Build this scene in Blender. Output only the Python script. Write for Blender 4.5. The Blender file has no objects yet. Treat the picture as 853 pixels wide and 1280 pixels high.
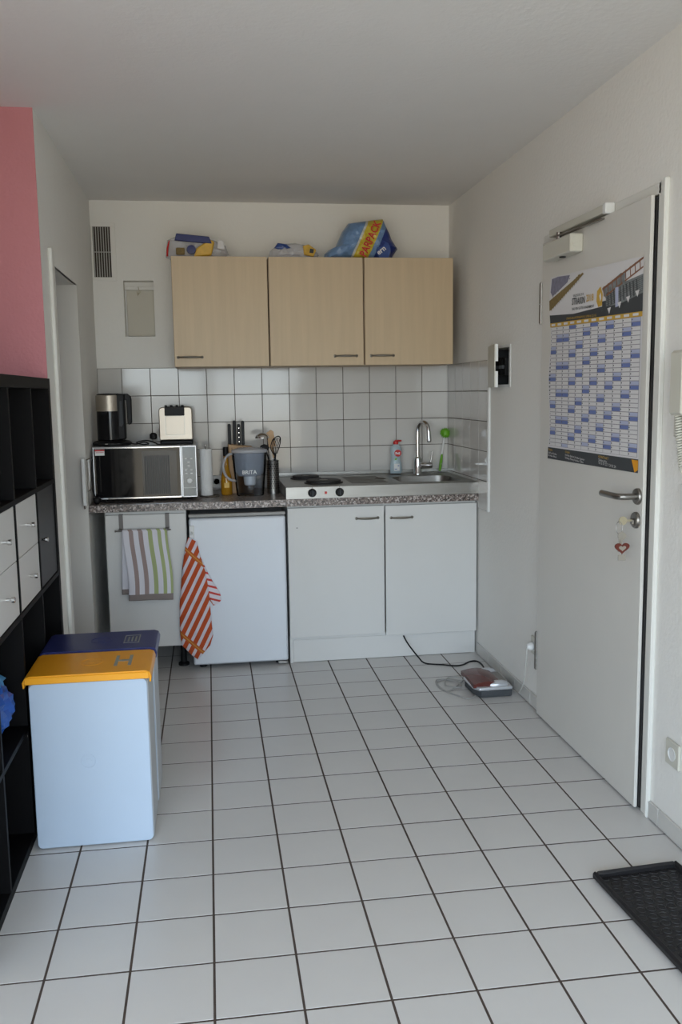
import bpy, bmesh, math, random, calendar
from mathutils import Vector, Matrix, noise
R = random.Random(7)
scn = bpy.context.scene
col = scn.collection

# ------------------------------------------------------------------ camera
YAW, PIT, ROL = 0.144, -0.1315, -0.0148
CAM = Vector((0.567, -5.07, 1.377))
cy, sy, cp, sp = math.cos(YAW), math.sin(YAW), math.cos(PIT), math.sin(PIT)
fw = Vector((sy*cp, cy*cp, sp)); rt = Vector((cy, -sy, 0)); up = rt.cross(fw)
r2 = rt*math.cos(ROL) + up*math.sin(ROL); u2 = -rt*math.sin(ROL) + up*math.cos(ROL)
cam = bpy.data.objects.new('camera', bpy.data.cameras.new('camera'))
cam.matrix_world = Matrix(((r2.x, u2.x, -fw.x, CAM.x), (r2.y, u2.y, -fw.y, CAM.y), (r2.z, u2.z, -fw.z, CAM.z), (0, 0, 0, 1)))
cam.data.sensor_fit = 'VERTICAL'; cam.data.sensor_height = 24.0
cam.data.lens = 24.0*1124.3/1280; cam.data.clip_start = 0.05
col.objects.link(cam); scn.camera = cam

# ------------------------------------------------------------------ light
EXPOSURE = 0.0
SKY = 12.8
scn.view_settings.view_transform = 'Standard'
scn.view_settings.look = 'None'
scn.view_settings.gamma = 1.0
scn.view_settings.use_curve_mapping = False
scn.view_settings.exposure = EXPOSURE
w = bpy.data.worlds.new('daylight'); scn.world = w; w.use_nodes = True
nt = w.node_tree; nt.nodes.clear()
geo = nt.nodes.new('ShaderNodeTexCoord'); sep = nt.nodes.new('ShaderNodeSeparateXYZ')
rmp = nt.nodes.new('ShaderNodeValToRGB'); bg = nt.nodes.new('ShaderNodeBackground'); wo = nt.nodes.new('ShaderNodeOutputWorld')
mr = nt.nodes.new('ShaderNodeMapRange'); mr.inputs[1].default_value = -1; mr.inputs[2].default_value = 1
nt.links.new(geo.outputs['Generated'], sep.inputs[0]); nt.links.new(sep.outputs['Z'], mr.inputs[0]); nt.links.new(mr.outputs[0], rmp.inputs[0])
e = rmp.color_ramp.elements
e[0].position = 0.0; e[0].color = (0.36, 0.31, 0.25, 1)
e[1].position = 1.0; e[1].color = (0.42, 0.58, 0.85, 1)
for ps, c in ((0.47, (0.42, 0.37, 0.31, 1)), (0.51, (0.71, 0.78, 0.85, 1)), (0.62, (0.60, 0.72, 0.92, 1))):
    k = e.new(ps); k.color = c
nt.links.new(rmp.outputs[0], bg.inputs[0]); bg.inputs[1].default_value = SKY
nt.links.new(bg.outputs[0], wo.inputs[0])

# room dimensions (metres; y = 0 is the tiled wall, the camera looks towards +y)
XR, XL, H = 1.938, -0.022, 2.408
XW, YREAR, YP = -0.41, -6.3, -1.56
XF, YF = -2.3, -3.15      # unseen living area, widened left of the shelf to brighten the walls
WX0, WX1, WZ0, WZ1 = -1.9, 1.72, 0.08, 2.28
pl = bpy.data.lights.new('window_portal', 'AREA'); pl.shape = 'RECTANGLE'; pl.size = WX1-WX0; pl.size_y = WZ1-WZ0
pl.cycles.is_portal = True
po = bpy.data.objects.new('window_portal', pl); po.location = ((WX0+WX1)/2, YREAR-0.26, (WZ0+WZ1)/2)
po.rotation_euler = (math.radians(90), 0, 0); col.objects.link(po)

# ------------------------------------------------------------------ materials
def mat(name, c, rough=0.5, metal=0.0, var=0.0, vscale=8, bump=0.0, bscale=40, trans=0.0, ior=1.45, spec=0.5, alpha=1.0, stretch=None, coat=0.0):
    m = bpy.data.materials.new(name); m.use_nodes = True
    n = m.node_tree; b = n.nodes['Principled BSDF']
    if len(c) == 3: c = (*c, 1)
    b.inputs['Base Color'].default_value = c
    b.inputs['Roughness'].default_value = rough; b.inputs['Metallic'].default_value = metal
    b.inputs['IOR'].default_value = ior; b.inputs['Transmission Weight'].default_value = trans
    b.inputs['Specular IOR Level'].default_value = spec; b.inputs['Alpha'].default_value = alpha
    b.inputs['Coat Weight'].default_value = coat
    tc = n.nodes.new('ShaderNodeTexCoord'); mp = n.nodes.new('ShaderNodeMapping')
    n.links.new(tc.outputs['Object'], mp.inputs[0])
    if stretch: mp.inputs['Scale'].default_value = stretch
    nz = n.nodes.new('ShaderNodeTexNoise'); nz.inputs['Scale'].default_value = vscale; nz.inputs['Detail'].default_value = 4
    n.links.new(mp.outputs[0], nz.inputs['Vector'])
    mx = n.nodes.new('ShaderNodeMix'); mx.data_type = 'RGBA'
    v = max(var, 0.015)
    mx.inputs[6].default_value = tuple(max(0, x*(1-v)) for x in c[:3])+(1,)
    mx.inputs[7].default_value = tuple(min(1, x*(1+v)) for x in c[:3])+(1,)
    n.links.new(nz.outputs[0], mx.inputs[0]); n.links.new(mx.outputs[2], b.inputs['Base Color'])
    if bump:
        nb = n.nodes.new('ShaderNodeTexNoise'); nb.inputs['Scale'].default_value = bscale; nb.inputs['Detail'].default_value = 3
        n.links.new(mp.outputs[0], nb.inputs['Vector'])
        bp = n.nodes.new('ShaderNodeBump'); bp.inputs['Strength'].default_value = bump; bp.inputs['Distance'].default_value = 0.01
        n.links.new(nb.outputs[0], bp.inputs['Height']); n.links.new(bp.outputs[0], b.inputs['Normal'])
    return m

def bands(name, base, bl, coord='UV', rough=0.85, bump=0.3):
    """colour bands printed or woven in: each (ax, az, lo, hi, colour[, period]) is a strip lo < ax*X + az*Y < hi"""
    m = bpy.data.materials.new(name); m.use_nodes = True
    n = m.node_tree; b = n.nodes['Principled BSDF']; b.inputs['Roughness'].default_value = rough
    tc = n.nodes.new('ShaderNodeTexCoord'); sx = n.nodes.new('ShaderNodeSeparateXYZ'); n.links.new(tc.outputs[coord], sx.inputs[0])
    oy = 'Y' if coord == 'UV' else 'Z'
    def M(op, a, c, d=None):
        q = n.nodes.new('ShaderNodeMath'); q.operation = op
        for i, v in enumerate((a, c, d)):
            if v is None: continue
            if isinstance(v, (int, float)): q.inputs[i].default_value = v
            else: n.links.new(v, q.inputs[i])
        return q.outputs[0]
    cur = None
    for t in bl:
        ax, az, lo, hi, c = t[:5]
        s = M('ADD', M('MULTIPLY', sx.outputs['X'], ax), M('MULTIPLY', sx.outputs[oy], az))
        if len(t) > 5: s = M('MULTIPLY', M('FRACT', M('DIVIDE', s, t[5]), 0), t[5])
        f = M('MULTIPLY', M('GREATER_THAN', s, lo), M('LESS_THAN', s, hi))
        mx = n.nodes.new('ShaderNodeMix'); mx.data_type = 'RGBA'; n.links.new(f, mx.inputs[0])
        if cur is None: mx.inputs[6].default_value = (*base, 1)
        else: n.links.new(cur, mx.inputs[6])
        mx.inputs[7].default_value = (*c, 1); cur = mx.outputs[2]
    n.links.new(cur, b.inputs['Base Color'])
    if bump:
        nb = n.nodes.new('ShaderNodeTexNoise'); nb.inputs['Scale'].default_value = 400
        n.links.new(tc.outputs['Object'], nb.inputs['Vector'])
        bp = n.nodes.new('ShaderNodeBump'); bp.inputs['Strength'].default_value = bump; bp.inputs['Distance'].default_value = 0.004
        n.links.new(nb.outputs[0], bp.inputs['Height']); n.links.new(bp.outputs[0], b.inputs['Normal'])
    return m

def speckle(name, cols, scale, rough=0.35):
    m = bpy.data.materials.new(name); m.use_nodes = True
    n = m.node_tree; b = n.nodes['Principled BSDF']; b.inputs['Roughness'].default_value = rough
    tc = n.nodes.new('ShaderNodeTexCoord'); v = n.nodes.new('ShaderNodeTexVoronoi'); v.inputs['Scale'].default_value = scale
    v2 = n.nodes.new('ShaderNodeTexNoise'); v2.inputs['Scale'].default_value = scale*0.6; v2.inputs['Detail'].default_value = 6
    n.links.new(tc.outputs['Object'], v.inputs['Vector']); n.links.new(tc.outputs['Object'], v2.inputs['Vector'])
    s = n.nodes.new('ShaderNodeSeparateColor'); n.links.new(v.outputs['Color'], s.inputs[0])
    r = n.nodes.new('ShaderNodeValToRGB'); r.color_ramp.interpolation = 'CONSTANT'
    el = r.color_ramp.elements; el[0].color = (*cols[0][1], 1); el[0].position = 0; el[1].position = cols[1][0]; el[1].color = (*cols[1][1], 1)
    for p_, c_ in cols[2:]: k_ = el.new(p_); k_.color = (*c_, 1)
    n.links.new(s.outputs[0], r.inputs[0]); n.links.new(r.outputs[0], b.inputs['Base Color'])
    return m

WHITE = (0.85, 0.83, 0.785)
M_ = {}
M_['wall'] = mat('white_plaster', WHITE, 0.9, bump=0.2, bscale=70, var=0.02, vscale=3)
M_['ceil'] = mat('ceiling_paint', (0.83, 0.81, 0.785), 0.95, bump=0.15, bscale=60)
M_['pink'] = mat('dusty_pink_paint', (0.54, 0.225, 0.245), 0.85, bump=0.3, bscale=90, var=0.04, vscale=5)
M_['tile'] = mat('floor_tile_glaze', (0.645, 0.63, 0.61), 0.27, var=0.05, vscale=2.5, bump=0.03, bscale=15)
M_['grout'] = mat('dark_grout', (0.075, 0.055, 0.045), 0.95, var=0.3, vscale=30)
M_['wtile'] = mat('wall_tile_glaze', (0.60, 0.58, 0.55), 0.09, var=0.03, vscale=4, bump=0.05, bscale=9)
M_['wgrout'] = mat('wall_grout', (0.10, 0.075, 0.06), 0.95, var=0.3, vscale=40)
M_['skirt'] = mat('skirting_tile_glaze', (0.62, 0.605, 0.57), 0.3, var=0.05)
M_['lacq'] = mat('white_laminate', (0.67, 0.66, 0.635), 0.38, var=0.015)
M_['enamel'] = mat('fridge_enamel', (0.72, 0.75, 0.79), 0.22, var=0.01)
M_['door'] = mat('door_lacquer', (0.70, 0.675, 0.625), 0.45, var=0.02)
M_['frame'] = mat('steel_frame_lacquer', (0.76, 0.75, 0.70), 0.4, var=0.02)
M_['birch'] = mat('birch_veneer', (0.585, 0.445, 0.285), 0.42, var=0.10, vscale=3.0, stretch=(16, 16, 0.9), bump=0.02)
M_['birch_edge'] = mat('birch_carcass', (0.50, 0.37, 0.24), 0.5, var=0.08)
M_['granite'] = speckle('speckled_laminate', [(0, (0.13, 0.10, 0.09)), (0.3, (0.27, 0.215, 0.19)), (0.55, (0.045, 0.035, 0.03)), (0.72, (0.50, 0.45, 0.42)), (0.9, (0.18, 0.14, 0.12))], 150, 0.3)
M_['steel'] = mat('brushed_steel', (0.31, 0.30, 0.28), 0.36, 1.0, var=0.12, vscale=6, stretch=(1, 8, 8))
M_['steel_dark'] = mat('satin_steel', (0.27, 0.255, 0.235), 0.35, 1.0, var=0.1)
M_['bracket'] = mat('dark_bracket_metal', (0.16, 0.145, 0.135), 0.45, 0.2)
M_['chrome'] = mat('chrome', (0.72, 0.72, 0.72), 0.12, 1.0)
M_['nickel'] = mat('pewter_handle_metal', (0.34, 0.32, 0.28), 0.35, 1.0)
M_['black'] = mat('black_plastic', (0.008, 0.008, 0.009), 0.5, spec=0.3)
M_['blackgloss'] = mat('black_gloss', (0.006, 0.006, 0.007), 0.06, spec=0.3)
M_['mwpanel'] = mat('mirror_panel', (0.10, 0.12, 0.14), 0.12, 0.25)
M_['mwwin'] = mat('microwave_window', (0.03, 0.031, 0.033), 0.15, spec=0.35)
M_['iron'] = mat('cast_iron_plate', (0.02, 0.018, 0.017), 0.55)
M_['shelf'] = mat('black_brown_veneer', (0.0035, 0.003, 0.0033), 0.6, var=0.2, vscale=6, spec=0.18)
M_['shelfdoor'] = mat('charcoal_door', (0.018, 0.018, 0.021), 0.4, spec=0.4)
M_['drawer'] = mat('pale_grey_drawer', (0.66, 0.65, 0.63), 0.4)
M_['bin'] = mat('pale_blue_white_plastic', (0.46, 0.545, 0.65), 0.38, var=0.02, bump=0.02)
M_['binback'] = mat('translucent_bin_plastic', (0.52, 0.55, 0.58), 0.4)
M_['orange'] = mat('orange_plastic', (0.86, 0.36, 0.012), 0.35, var=0.03)
M_['blue'] = mat('navy_plastic', (0.022, 0.03, 0.14), 0.33, var=0.05)
M_['emblem'] = mat('grey_emblem', (0.28, 0.29, 0.26), 0.5)
M_['paper'] = mat('paper', (0.74, 0.72, 0.72), 0.8)
M_['tissue'] = mat('kitchen_paper', (0.74, 0.74, 0.73), 0.95, bump=0.4, bscale=150)
M_['line'] = mat('print_line', (0.30, 0.28, 0.30), 0.8)
M_['slate'] = mat('print_slate', (0.055, 0.06, 0.065), 0.7)
M_['gold'] = mat('print_gold', (0.62, 0.38, 0.06), 0.7, var=0.15, vscale=60)
M_['pblue'] = mat('print_blue', (0.16, 0.21, 0.46), 0.8)
M_['plight'] = mat('print_light_blue', (0.47, 0.50, 0.66), 0.8)
M_['olive'] = mat('print_olive', (0.24, 0.17, 0.07), 0.8, var=0.4, vscale=90)
M_['violet'] = mat('print_violet_grey', (0.24, 0.23, 0.30), 0.8, var=0.4, vscale=60)
M_['pgrey'] = mat('print_grey', (0.22, 0.235, 0.235), 0.8, var=0.5, vscale=70)
M_['rust'] = mat('print_rust', (0.26, 0.12, 0.07), 0.8)
M_['flame'] = mat('print_flame', (0.90, 0.35, 0.02), 0.7, var=0.3, vscale=30)
M_['white_plastic'] = mat('white_plastic', (0.76, 0.76, 0.74), 0.35)
M_['cream'] = mat('cream_plastic', (0.62, 0.60, 0.52), 0.4)
M_['grey_cable'] = mat('grey_cable', (0.36, 0.35, 0.33), 0.5)
M_['white_cable'] = mat('pale_cable', (0.55, 0.54, 0.50), 0.5)
M_['red'] = mat('red_plastic', (0.55, 0.02, 0.02), 0.35)
M_['maroon'] = mat('dark_red_gloss', (0.115, 0.028, 0.022), 0.25)
M_['silver'] = mat('silver_plastic', (0.60, 0.61, 0.63), 0.3, 0.5)
M_['wood'] = mat('beech_wood', (0.56, 0.36, 0.20), 0.6, var=0.15, vscale=4, stretch=(12, 12, 1))
M_['green'] = mat('lime_plastic', (0.16, 0.42, 0.03), 0.45)
M_['rubber'] = mat('black_rubber', (0.014, 0.013, 0.014), 0.55, bump=0.1, bscale=80)
M_['toast'] = mat('champagne_steel', (0.42, 0.37, 0.31), 0.4, 0.85, var=0.06)
M_['heart'] = mat('red_brown_leather', (0.13, 0.022, 0.012), 0.5)
M_['tag'] = mat('pale_metal', (0.36, 0.33, 0.28), 0.45, 0.4)
M_['brass'] = mat('pale_brass', (0.60, 0.54, 0.38), 0.35, 0.8)
M_['oil'] = mat('golden_oil', (0.62, 0.30, 0.02), 0.08, trans=0.35, var=0.2)
M_['clear'] = mat('clear_plastic', (0.93, 0.94, 0.96), 0.04, trans=1.0, ior=1.12)
M_['clearfilm'] = mat('clear_film', (0.70, 0.70, 0.74), 0.2, alpha=0.45, bump=0.5, bscale=30)
M_['soap'] = mat('clear_blue_soap', (0.62, 0.74, 0.80), 0.1, trans=0.35, ior=1.3)
M_['frost'] = mat('frosted_lid', (0.60, 0.62, 0.66), 0.2, alpha=0.5)
M_['bread'] = mat('wrapped_food', (0.70, 0.42, 0.06), 0.4, var=0.3, vscale=25)
M_['bagblue'] = mat('printed_blue_film', (0.03, 0.07, 0.26), 0.3, var=0.6, vscale=18, bump=0.5, bscale=25)
M_['shopblue'] = mat('bright_blue_film', (0.008, 0.075, 0.36), 0.3, var=0.7, vscale=9, bump=0.4, bscale=18)
M_['cyan'] = mat('cyan_film', (0.04, 0.24, 0.50), 0.3, var=0.4, vscale=9)
M_['hatch'] = mat('hatch_board', (0.62, 0.585, 0.50), 0.7, var=0.08, vscale=5)
M_['vent_shade'] = mat('vent_dark', (0.05, 0.04, 0.035), 0.9)  # near-black that paints the shade inside the vent opening
M_['slatm'] = mat('vent_slat_metal', (0.42, 0.41, 0.38), 0.5, 0.3)
M_['glass'] = None
g = bpy.data.materials.new('window_glass'); g.use_nodes = True; n = g.node_tree; n.nodes.clear()
o_ = n.nodes.new('ShaderNodeOutputMaterial'); mxs = n.nodes.new('ShaderNodeMixShader'); tr = n.nodes.new('ShaderNodeBsdfTransparent'); gl = n.nodes.new('ShaderNodeBsdfGlossy')
tr.inputs[0].default_value = (0.94, 0.96, 0.95, 1); gl.inputs['Roughness'].default_value = 0.02; mxs.inputs[0].default_value = 0.06
n.links.new(tr.outputs[0], mxs.inputs[1]); n.links.new(gl.outputs[0], mxs.inputs[2]); n.links.new(mxs.outputs[0], o_.inputs[0])
M_['glass'] = g
g = bpy.data.materials.new('clear_jug_plastic'); g.use_nodes = True; n = g.node_tree; n.nodes.clear()
o_ = n.nodes.new('ShaderNodeOutputMaterial'); mxs = n.nodes.new('ShaderNodeMixShader'); tr = n.nodes.new('ShaderNodeBsdfTransparent'); gl = n.nodes.new('ShaderNodeBsdfGlossy')
lw = n.nodes.new('ShaderNodeLayerWeight'); lw.inputs[0].default_value = 0.2
tr.inputs[0].default_value = (0.86, 0.88, 0.91, 1); gl.inputs['Roughness'].default_value = 0.04
n.links.new(lw.outputs['Fresnel'], mxs.inputs[0])
n.links.new(tr.outputs[0], mxs.inputs[1]); n.links.new(gl.outputs[0], mxs.inputs[2]); n.links.new(mxs.outputs[0], o_.inputs[0])
M_['clear'] = g

# ------------------------------------------------------------------ mesh helpers
class MB:
    def __init__(s): s.v = []; s.f = []; s.m = []; s.uv = {}
    def add(s, vs, fs, m=0):
        k = len(s.v); s.v += [tuple(v) for v in vs]
        for f in fs: s.f.append(tuple(i+k for i in f)); s.m.append(m)
        return s
    def box(s, x0, x1, y0, y1, z0, z1, b=0.0, m=0):
        if x0 > x1: x0, x1 = x1, x0
        if y0 > y1: y0, y1 = y1, y0
        if z0 > z1: z0, z1 = z1, z0
        if b <= 0:
            vs = [(x, y, z) for x in (x0, x1) for y in (y0, y1) for z in (z0, z1)]
            return s.add(vs, [(0, 1, 3, 2), (4, 6, 7, 5), (0, 4, 5, 1), (2, 3, 7, 6), (0, 2, 6, 4), (1, 5, 7, 3)], m)
        b = min(b, (x1-x0)*.49, (y1-y0)*.49, (z1-z0)*.49)
        vs = []; idx = {}
        for i, x in enumerate((x0, x1)):
            for j, y in enumerate((y0, y1)):
                for k, z in enumerate((z0, z1)):
                    ix = x+(b if i == 0 else -b); iy = y+(b if j == 0 else -b); iz = z+(b if k == 0 else -b)
                    for a, p in enumerate(((x, iy, iz), (ix, y, iz), (ix, iy, z))):
                        idx[i, j, k, a] = len(vs); vs.append(p)
        fs = []
        I = lambda i, j, k, a: idx[i, j, k, a]
        for i in (0, 1):
            fs.append((I(i, 0, 0, 0), I(i, 0, 1, 0), I(i, 1, 1, 0), I(i, 1, 0, 0)))
            fs.append((I(0, i, 0, 1), I(0, i, 1, 1), I(1, i, 1, 1), I(1, i, 0, 1)))
            fs.append((I(0, 0, i, 2), I(0, 1, i, 2), I(1, 1, i, 2), I(1, 0, i, 2)))
        for p in (0, 1):
            for q in (0, 1):
                fs.append((I(0, p, q, 1), I(1, p, q, 1), I(1, p, q, 2), I(0, p, q, 2)))
                fs.append((I(p, 0, q, 0), I(p, 1, q, 0), I(p, 1, q, 2), I(p, 0, q, 2)))
                fs.append((I(p, q, 0, 0), I(p, q, 1, 0), I(p, q, 1, 1), I(p, q, 0, 1)))
        for i in (0, 1):
            for j in (0, 1):
                for k in (0, 1): fs.append((I(i, j, k, 0), I(i, j, k, 1), I(i, j, k, 2)))
        return s.add(vs, fs, m)
    def tube(s, pts, r, n=10, m=0, caps=True, flat=1.0):
        pts = [Vector(p) for p in pts]; rs = r if isinstance(r, (list, tuple)) else [r]*len(pts)
        rings = []; pn = None
        for i, p in enumerate(pts):
            t = (pts[min(i+1, len(pts)-1)]-pts[max(i-1, 0)]).normalized()
            if pn is None:
                a = Vector((0, 0, 1)) if abs(t.z) < 0.9 else Vector((1, 0, 0))
                pn = t.cross(a).normalized()
            pn = (pn - t*pn.dot(t)).normalized(); bn = t.cross(pn)
            rings.append([p+(pn*math.cos(2*math.pi*k/n)+bn*math.sin(2*math.pi*k/n)*flat)*rs[i] for k in range(n)])
        vs = [v for rr in rings for v in rr]
        fs = [(i*n+k, i*n+(k+1) % n, (i+1)*n+(k+1) % n, (i+1)*n+k) for i in range(len(pts)-1) for k in range(n)]
        if caps: fs += [tuple(range(n))[::-1], tuple((len(pts)-1)*n+k for k in range(n))]
        return s.add(vs, fs, m)
    def lathe(s, prof, c, n=28, m=0, axis='z', sx=1, sy_=1):
        c = Vector(c); vs = []
        for (r, h) in prof:
            for k in range(n):
                a = 2*math.pi*k/n; x, y = r*math.cos(a)*sx, r*math.sin(a)*sy_
                v = {'z': (x, y, h), 'x': (h, x, y), 'y': (x, h, y)}[axis]
                vs.append(c+Vector(v))
        fs = [(i*n+k, i*n+(k+1) % n, (i+1)*n+(k+1) % n, (i+1)*n+k) for i in range(len(prof)-1) for k in range(n)]
        if prof[0][0] > 1e-6: fs.append(tuple(range(n))[::-1])
        if prof[-1][0] > 1e-6: fs.append(tuple((len(prof)-1)*n+k for k in range(n)))
        return s.add(vs, fs, m)
    def prism(s, poly, O, U, V, d, m=0):
        """polygon (u, v) in the plane O + uU + vV, thickened along U x V by d"""
        O, U, V = Vector(O), Vector(U), Vector(V); N = U.cross(V).normalized()*d; n = len(poly)
        a = [O+U*p[0]+V*p[1] for p in poly]; vs = a+[p+N for p in a]
        fs = [tuple(range(n))[::-1], tuple(range(n, 2*n))]+[(i, (i+1) % n, n+(i+1) % n, n+i) for i in range(n)]
        return s.add(vs, fs, m)
    def pillow(s, poly, y0, t, seed=0, amp=0.25, rings=12, m=0, flatback=False):
        """stuffed bag with outline poly in x-z"""
        pts = []
        for i in range(len(poly)):
            a, b = poly[i], poly[(i+1) % len(poly)]; L = math.hypot(a[0]-b[0], a[1]-b[1]); q = max(1, int(L/0.012))
            for j in range(q): pts.append((a[0]+(b[0]-a[0])*j/q, a[1]+(b[1]-a[1])*j/q))
        cx = sum(p[0] for p in pts)/len(pts); cz = sum(p[1] for p in pts)/len(pts); n = len(pts); vs = []
        for side in (-1, 1):
            for r in range(rings+1):
                k = 1-r/rings*0.98
                for (x, z) in pts:
                    X, Z = cx+(x-cx)*k, cz+(z-cz)*k
                    d = t*(1-k**4)**0.5 if k < 1 else 0
                    nz = noise.noise(Vector((X*22, Z*22, seed+side)))*amp+noise.noise(Vector((X*60, Z*60, seed+side)))*amp*0.4
                    d *= (1+nz)
                    if flatback and side == 1: d *= 0.15
                    vs.append((X, y0+side*d, Z))
        fs = []
        st = (rings+1)*n
        for sd in (0, 1):
            for r in range(rings):
                for k in range(n): fs.append((sd*st+r*n+k, sd*st+r*n+(k+1) % n, sd*st+(r+1)*n+(k+1) % n, sd*st+(r+1)*n+k))
            fs.append(tuple(sd*st+rings*n+k for k in range(n)))
        return s.add(vs, fs, m)

WO = {}
def obj(name, mb, mats, parent=None, label=None, cat=None, group=None, kind=None, bev=None, smooth=35, uvs=None):
    me = bpy.data.meshes.new(name)
    o0 = WO.get(parent.name, Vector((0, 0, 0))) if parent else Vector((0, 0, 0))
    vs = [Vector(v) for v in mb.v]
    if parent is None and kind != 'structure':
        xs = [v.x for v in vs]; ys = [v.y for v in vs]; zs = [v.z for v in vs]
        o0 = Vector(((min(xs)+max(xs))/2, (min(ys)+max(ys))/2, min(zs)))
    me.from_pydata([v-o0 for v in vs], [], mb.f)
    for mm in (mats if isinstance(mats, (list, tuple)) else [mats]): me.materials.append(M_[mm] if isinstance(mm, str) else mm)
    me.polygons.foreach_set('material_index', mb.m)

    bm = bmesh.new(); bm.from_mesh(me); bmesh.ops.remove_doubles(bm, verts=bm.verts, dist=1e-6); bmesh.ops.recalc_face_normals(bm, faces=bm.faces)
    bm.to_mesh(me); bm.free()
    if smooth:
        me.polygons.foreach_set('use_smooth', [True]*len(me.polygons)); me.set_sharp_from_angle(angle=math.radians(smooth))
    if uvs:
        ul = me.uv_layers.new(name='uv')
        for l in me.loops:
            ul.data[l.index].uv = uvs(Vector(me.vertices[l.vertex_index].co)+o0)
    ob = bpy.data.objects.new(name, me); col.objects.link(ob)
    if parent: ob.parent = parent
    else: ob.location = o0
    WO[ob.name] = o0
    if label: ob['label'] = label
    if cat: ob['category'] = cat
    if group: ob['group'] = group
    if kind: ob['kind'] = kind
    if bev:
        md = ob.modifiers.new('bevel', 'BEVEL'); md.width = bev[0]; md.segments = bev[1]; md.limit_method = 'ANGLE'; md.angle_limit = math.radians(40)
    return ob

def thing(name, loc, label, cat, group=None):
    o = bpy.data.objects.new(name, None); o.location = loc; o.empty_display_size = 0.05; col.objects.link(o)
    o['label'] = label; o['category'] = cat
    if group: o['group'] = group
    WO[o.name] = Vector(loc); return o

def piece(name, mesh, loc, parent, rot=None):
    o = bpy.data.objects.new(name, mesh); col.objects.link(o); o.parent = parent
    o.location = Vector(loc)-WO[parent.name]
    if rot: o.rotation_euler = rot
    return o

def meshof(mb, mats, smooth=35):
    o = obj('tmp', mb, mats, kind='structure', smooth=smooth); me = o.data; bpy.data.objects.remove(o); return me

def text_mb(mb, s, size, O, U, V, m=0, bold=0.0, align='LEFT', sx=1.0):
    cu = bpy.data.curves.new('t', 'FONT'); cu.body = s; cu.size = size; cu.align_x = align; cu.resolution_u = 2; cu.offset = bold
    o = bpy.data.objects.new('t', cu); col.objects.link(o)
    dg = bpy.context.evaluated_depsgraph_get(); me = bpy.data.meshes.new_from_object(o.evaluated_get(dg))
    O, U, V = Vector(O), Vector(U).normalized(), Vector(V).normalized()
    mb.add([O+U*v.co.x*sx+V*v.co.y for v in me.vertices], [tuple(p.vertices) for p in me.polygons], m)
    bpy.data.objects.remove(o); bpy.data.curves.remove(cu); bpy.data.meshes.remove(me)

def arc(cx_, cy_, r, a0, a1, n=8): return [(cx_+r*math.cos(math.radians(a0+(a1-a0)*i/n)), cy_+r*math.sin(math.radians(a0+(a1-a0)*i/n))) for i in range(n+1)]
def rrect(x0, x1, z0, z1, r, n=5):
    return arc(x1-r, z1-r, r, 0, 90, n)+arc(x0+r, z1-r, r, 90, 180, n)+arc(x0+r, z0+r, r, 180, 270, n)+arc(x1-r, z0+r, r, 270, 360, n)
def smoothpath(pts, n=8):
    P = [Vector(p) for p in pts]; P = [P[0]]+P+[P[-1]]; out = []
    for i in range(1, len(P)-2):
        for k in range(n):
            t = k/n; a, b, c, d = P[i-1], P[i], P[i+1], P[i+2]
            out.append(0.5*((2*b)+(c-a)*t+(2*a-5*b+4*c-d)*t*t+(3*b-a-3*c+d)*t*t*t))
    out.append(P[-2]); return out

# ------------------------------------------------------------------ room shell
def wallgrid(mb, axis, a0, a1, u0, u1, z0, z1, holes):
    """slab between a0..a1 on an axis with rectangular holes (u0,u1,z0,z1,depth_from_a0 or None)"""
    us = sorted({u0, u1}|{h[0] for h in holes}|{h[1] for h in holes}); zs = sorted({z0, z1}|{h[2] for h in holes}|{h[3] for h in holes})
    for i in range(len(us)-1):
        for j in range(len(zs)-1):
            uc, zc = (us[i]+us[i+1])/2, (zs[j]+zs[j+1])/2; a = a0; skip = False
            for h in holes:
                if h[0] < uc < h[1] and h[2] < zc < h[3]:
                    if h[4] is None: skip = True
                    else: a = a0+h[4]
            if skip: continue
            if axis == 'x': mb.box(a, a1, us[i], us[i+1], zs[j], zs[j+1])
            else: mb.box(us[i], us[i+1], a, a1, zs[j], zs[j+1])
    return mb

floor = obj('floor', MB().box(-2.6, 3.2, -7.1, 0.2, -0.12, -0.0005), 'grout', kind='structure')
obj('ceiling', MB().box(-2.6, 3.2, -7.1, 0.2, H, H+0.15), 'ceil', kind='structure')
HX0, HX1, HZ0, HZ1 = 0.137, 0.296, 1.697, 1.993
wall_back = obj('wall_back', wallgrid(MB(), 'y', 0.0, 0.2, -2.6, XR+0.2, -0.1, H, [(HX0, HX1, HZ0, HZ1, 0.07)]), 'wall', kind='structure')
DY0, DY1, DZ = -2.45, -1.515, 1.96      # entrance door opening in the right wall
FY0, FY1, FZ0, FZ1 = -1.062, -0.80, 1.405, 1.575   # fuse box recess
wall_right = obj('wall_right', wallgrid(MB(), 'x', XR, XR+0.2, -7.1, 0.0, -0.1, H, [(DY0, DY1, -0.1, DZ, None), (FY0, FY1, FZ0, FZ1, 0.08)]), 'wall', kind='structure')
LY0, LY1, LZ = -1.36, -0.71, 1.90
mb = MB()
wallgrid(mb, 'x', XL-0.14, XL, YP+0.004, 0.0, -0.1, H, [(LY0, LY1, -0.1, LZ, None)])
wall_left = obj('wall_left', mb, 'wall', kind='structure')
obj('wall_partition', MB().box(-2.6, XL-0.14, YP, YP+0.14, -0.1, H).box(XL-.14, XL, YP, YP+.004, -.1, H), 'pink', kind='structure')
obj('wall_left_shelf', MB().box(XW-0.15, XW, YF, YP, -0.1, H), 'pink', kind='structure')  # unseen wall, placed behind the shelf to keep its cells dark
obj('wall_left_return', MB().box(XF, XW-.15, YF, YF+.15, -0.1, H), 'wall', kind='structure')  # unseen return of the widened room, set back for more daylight
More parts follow.
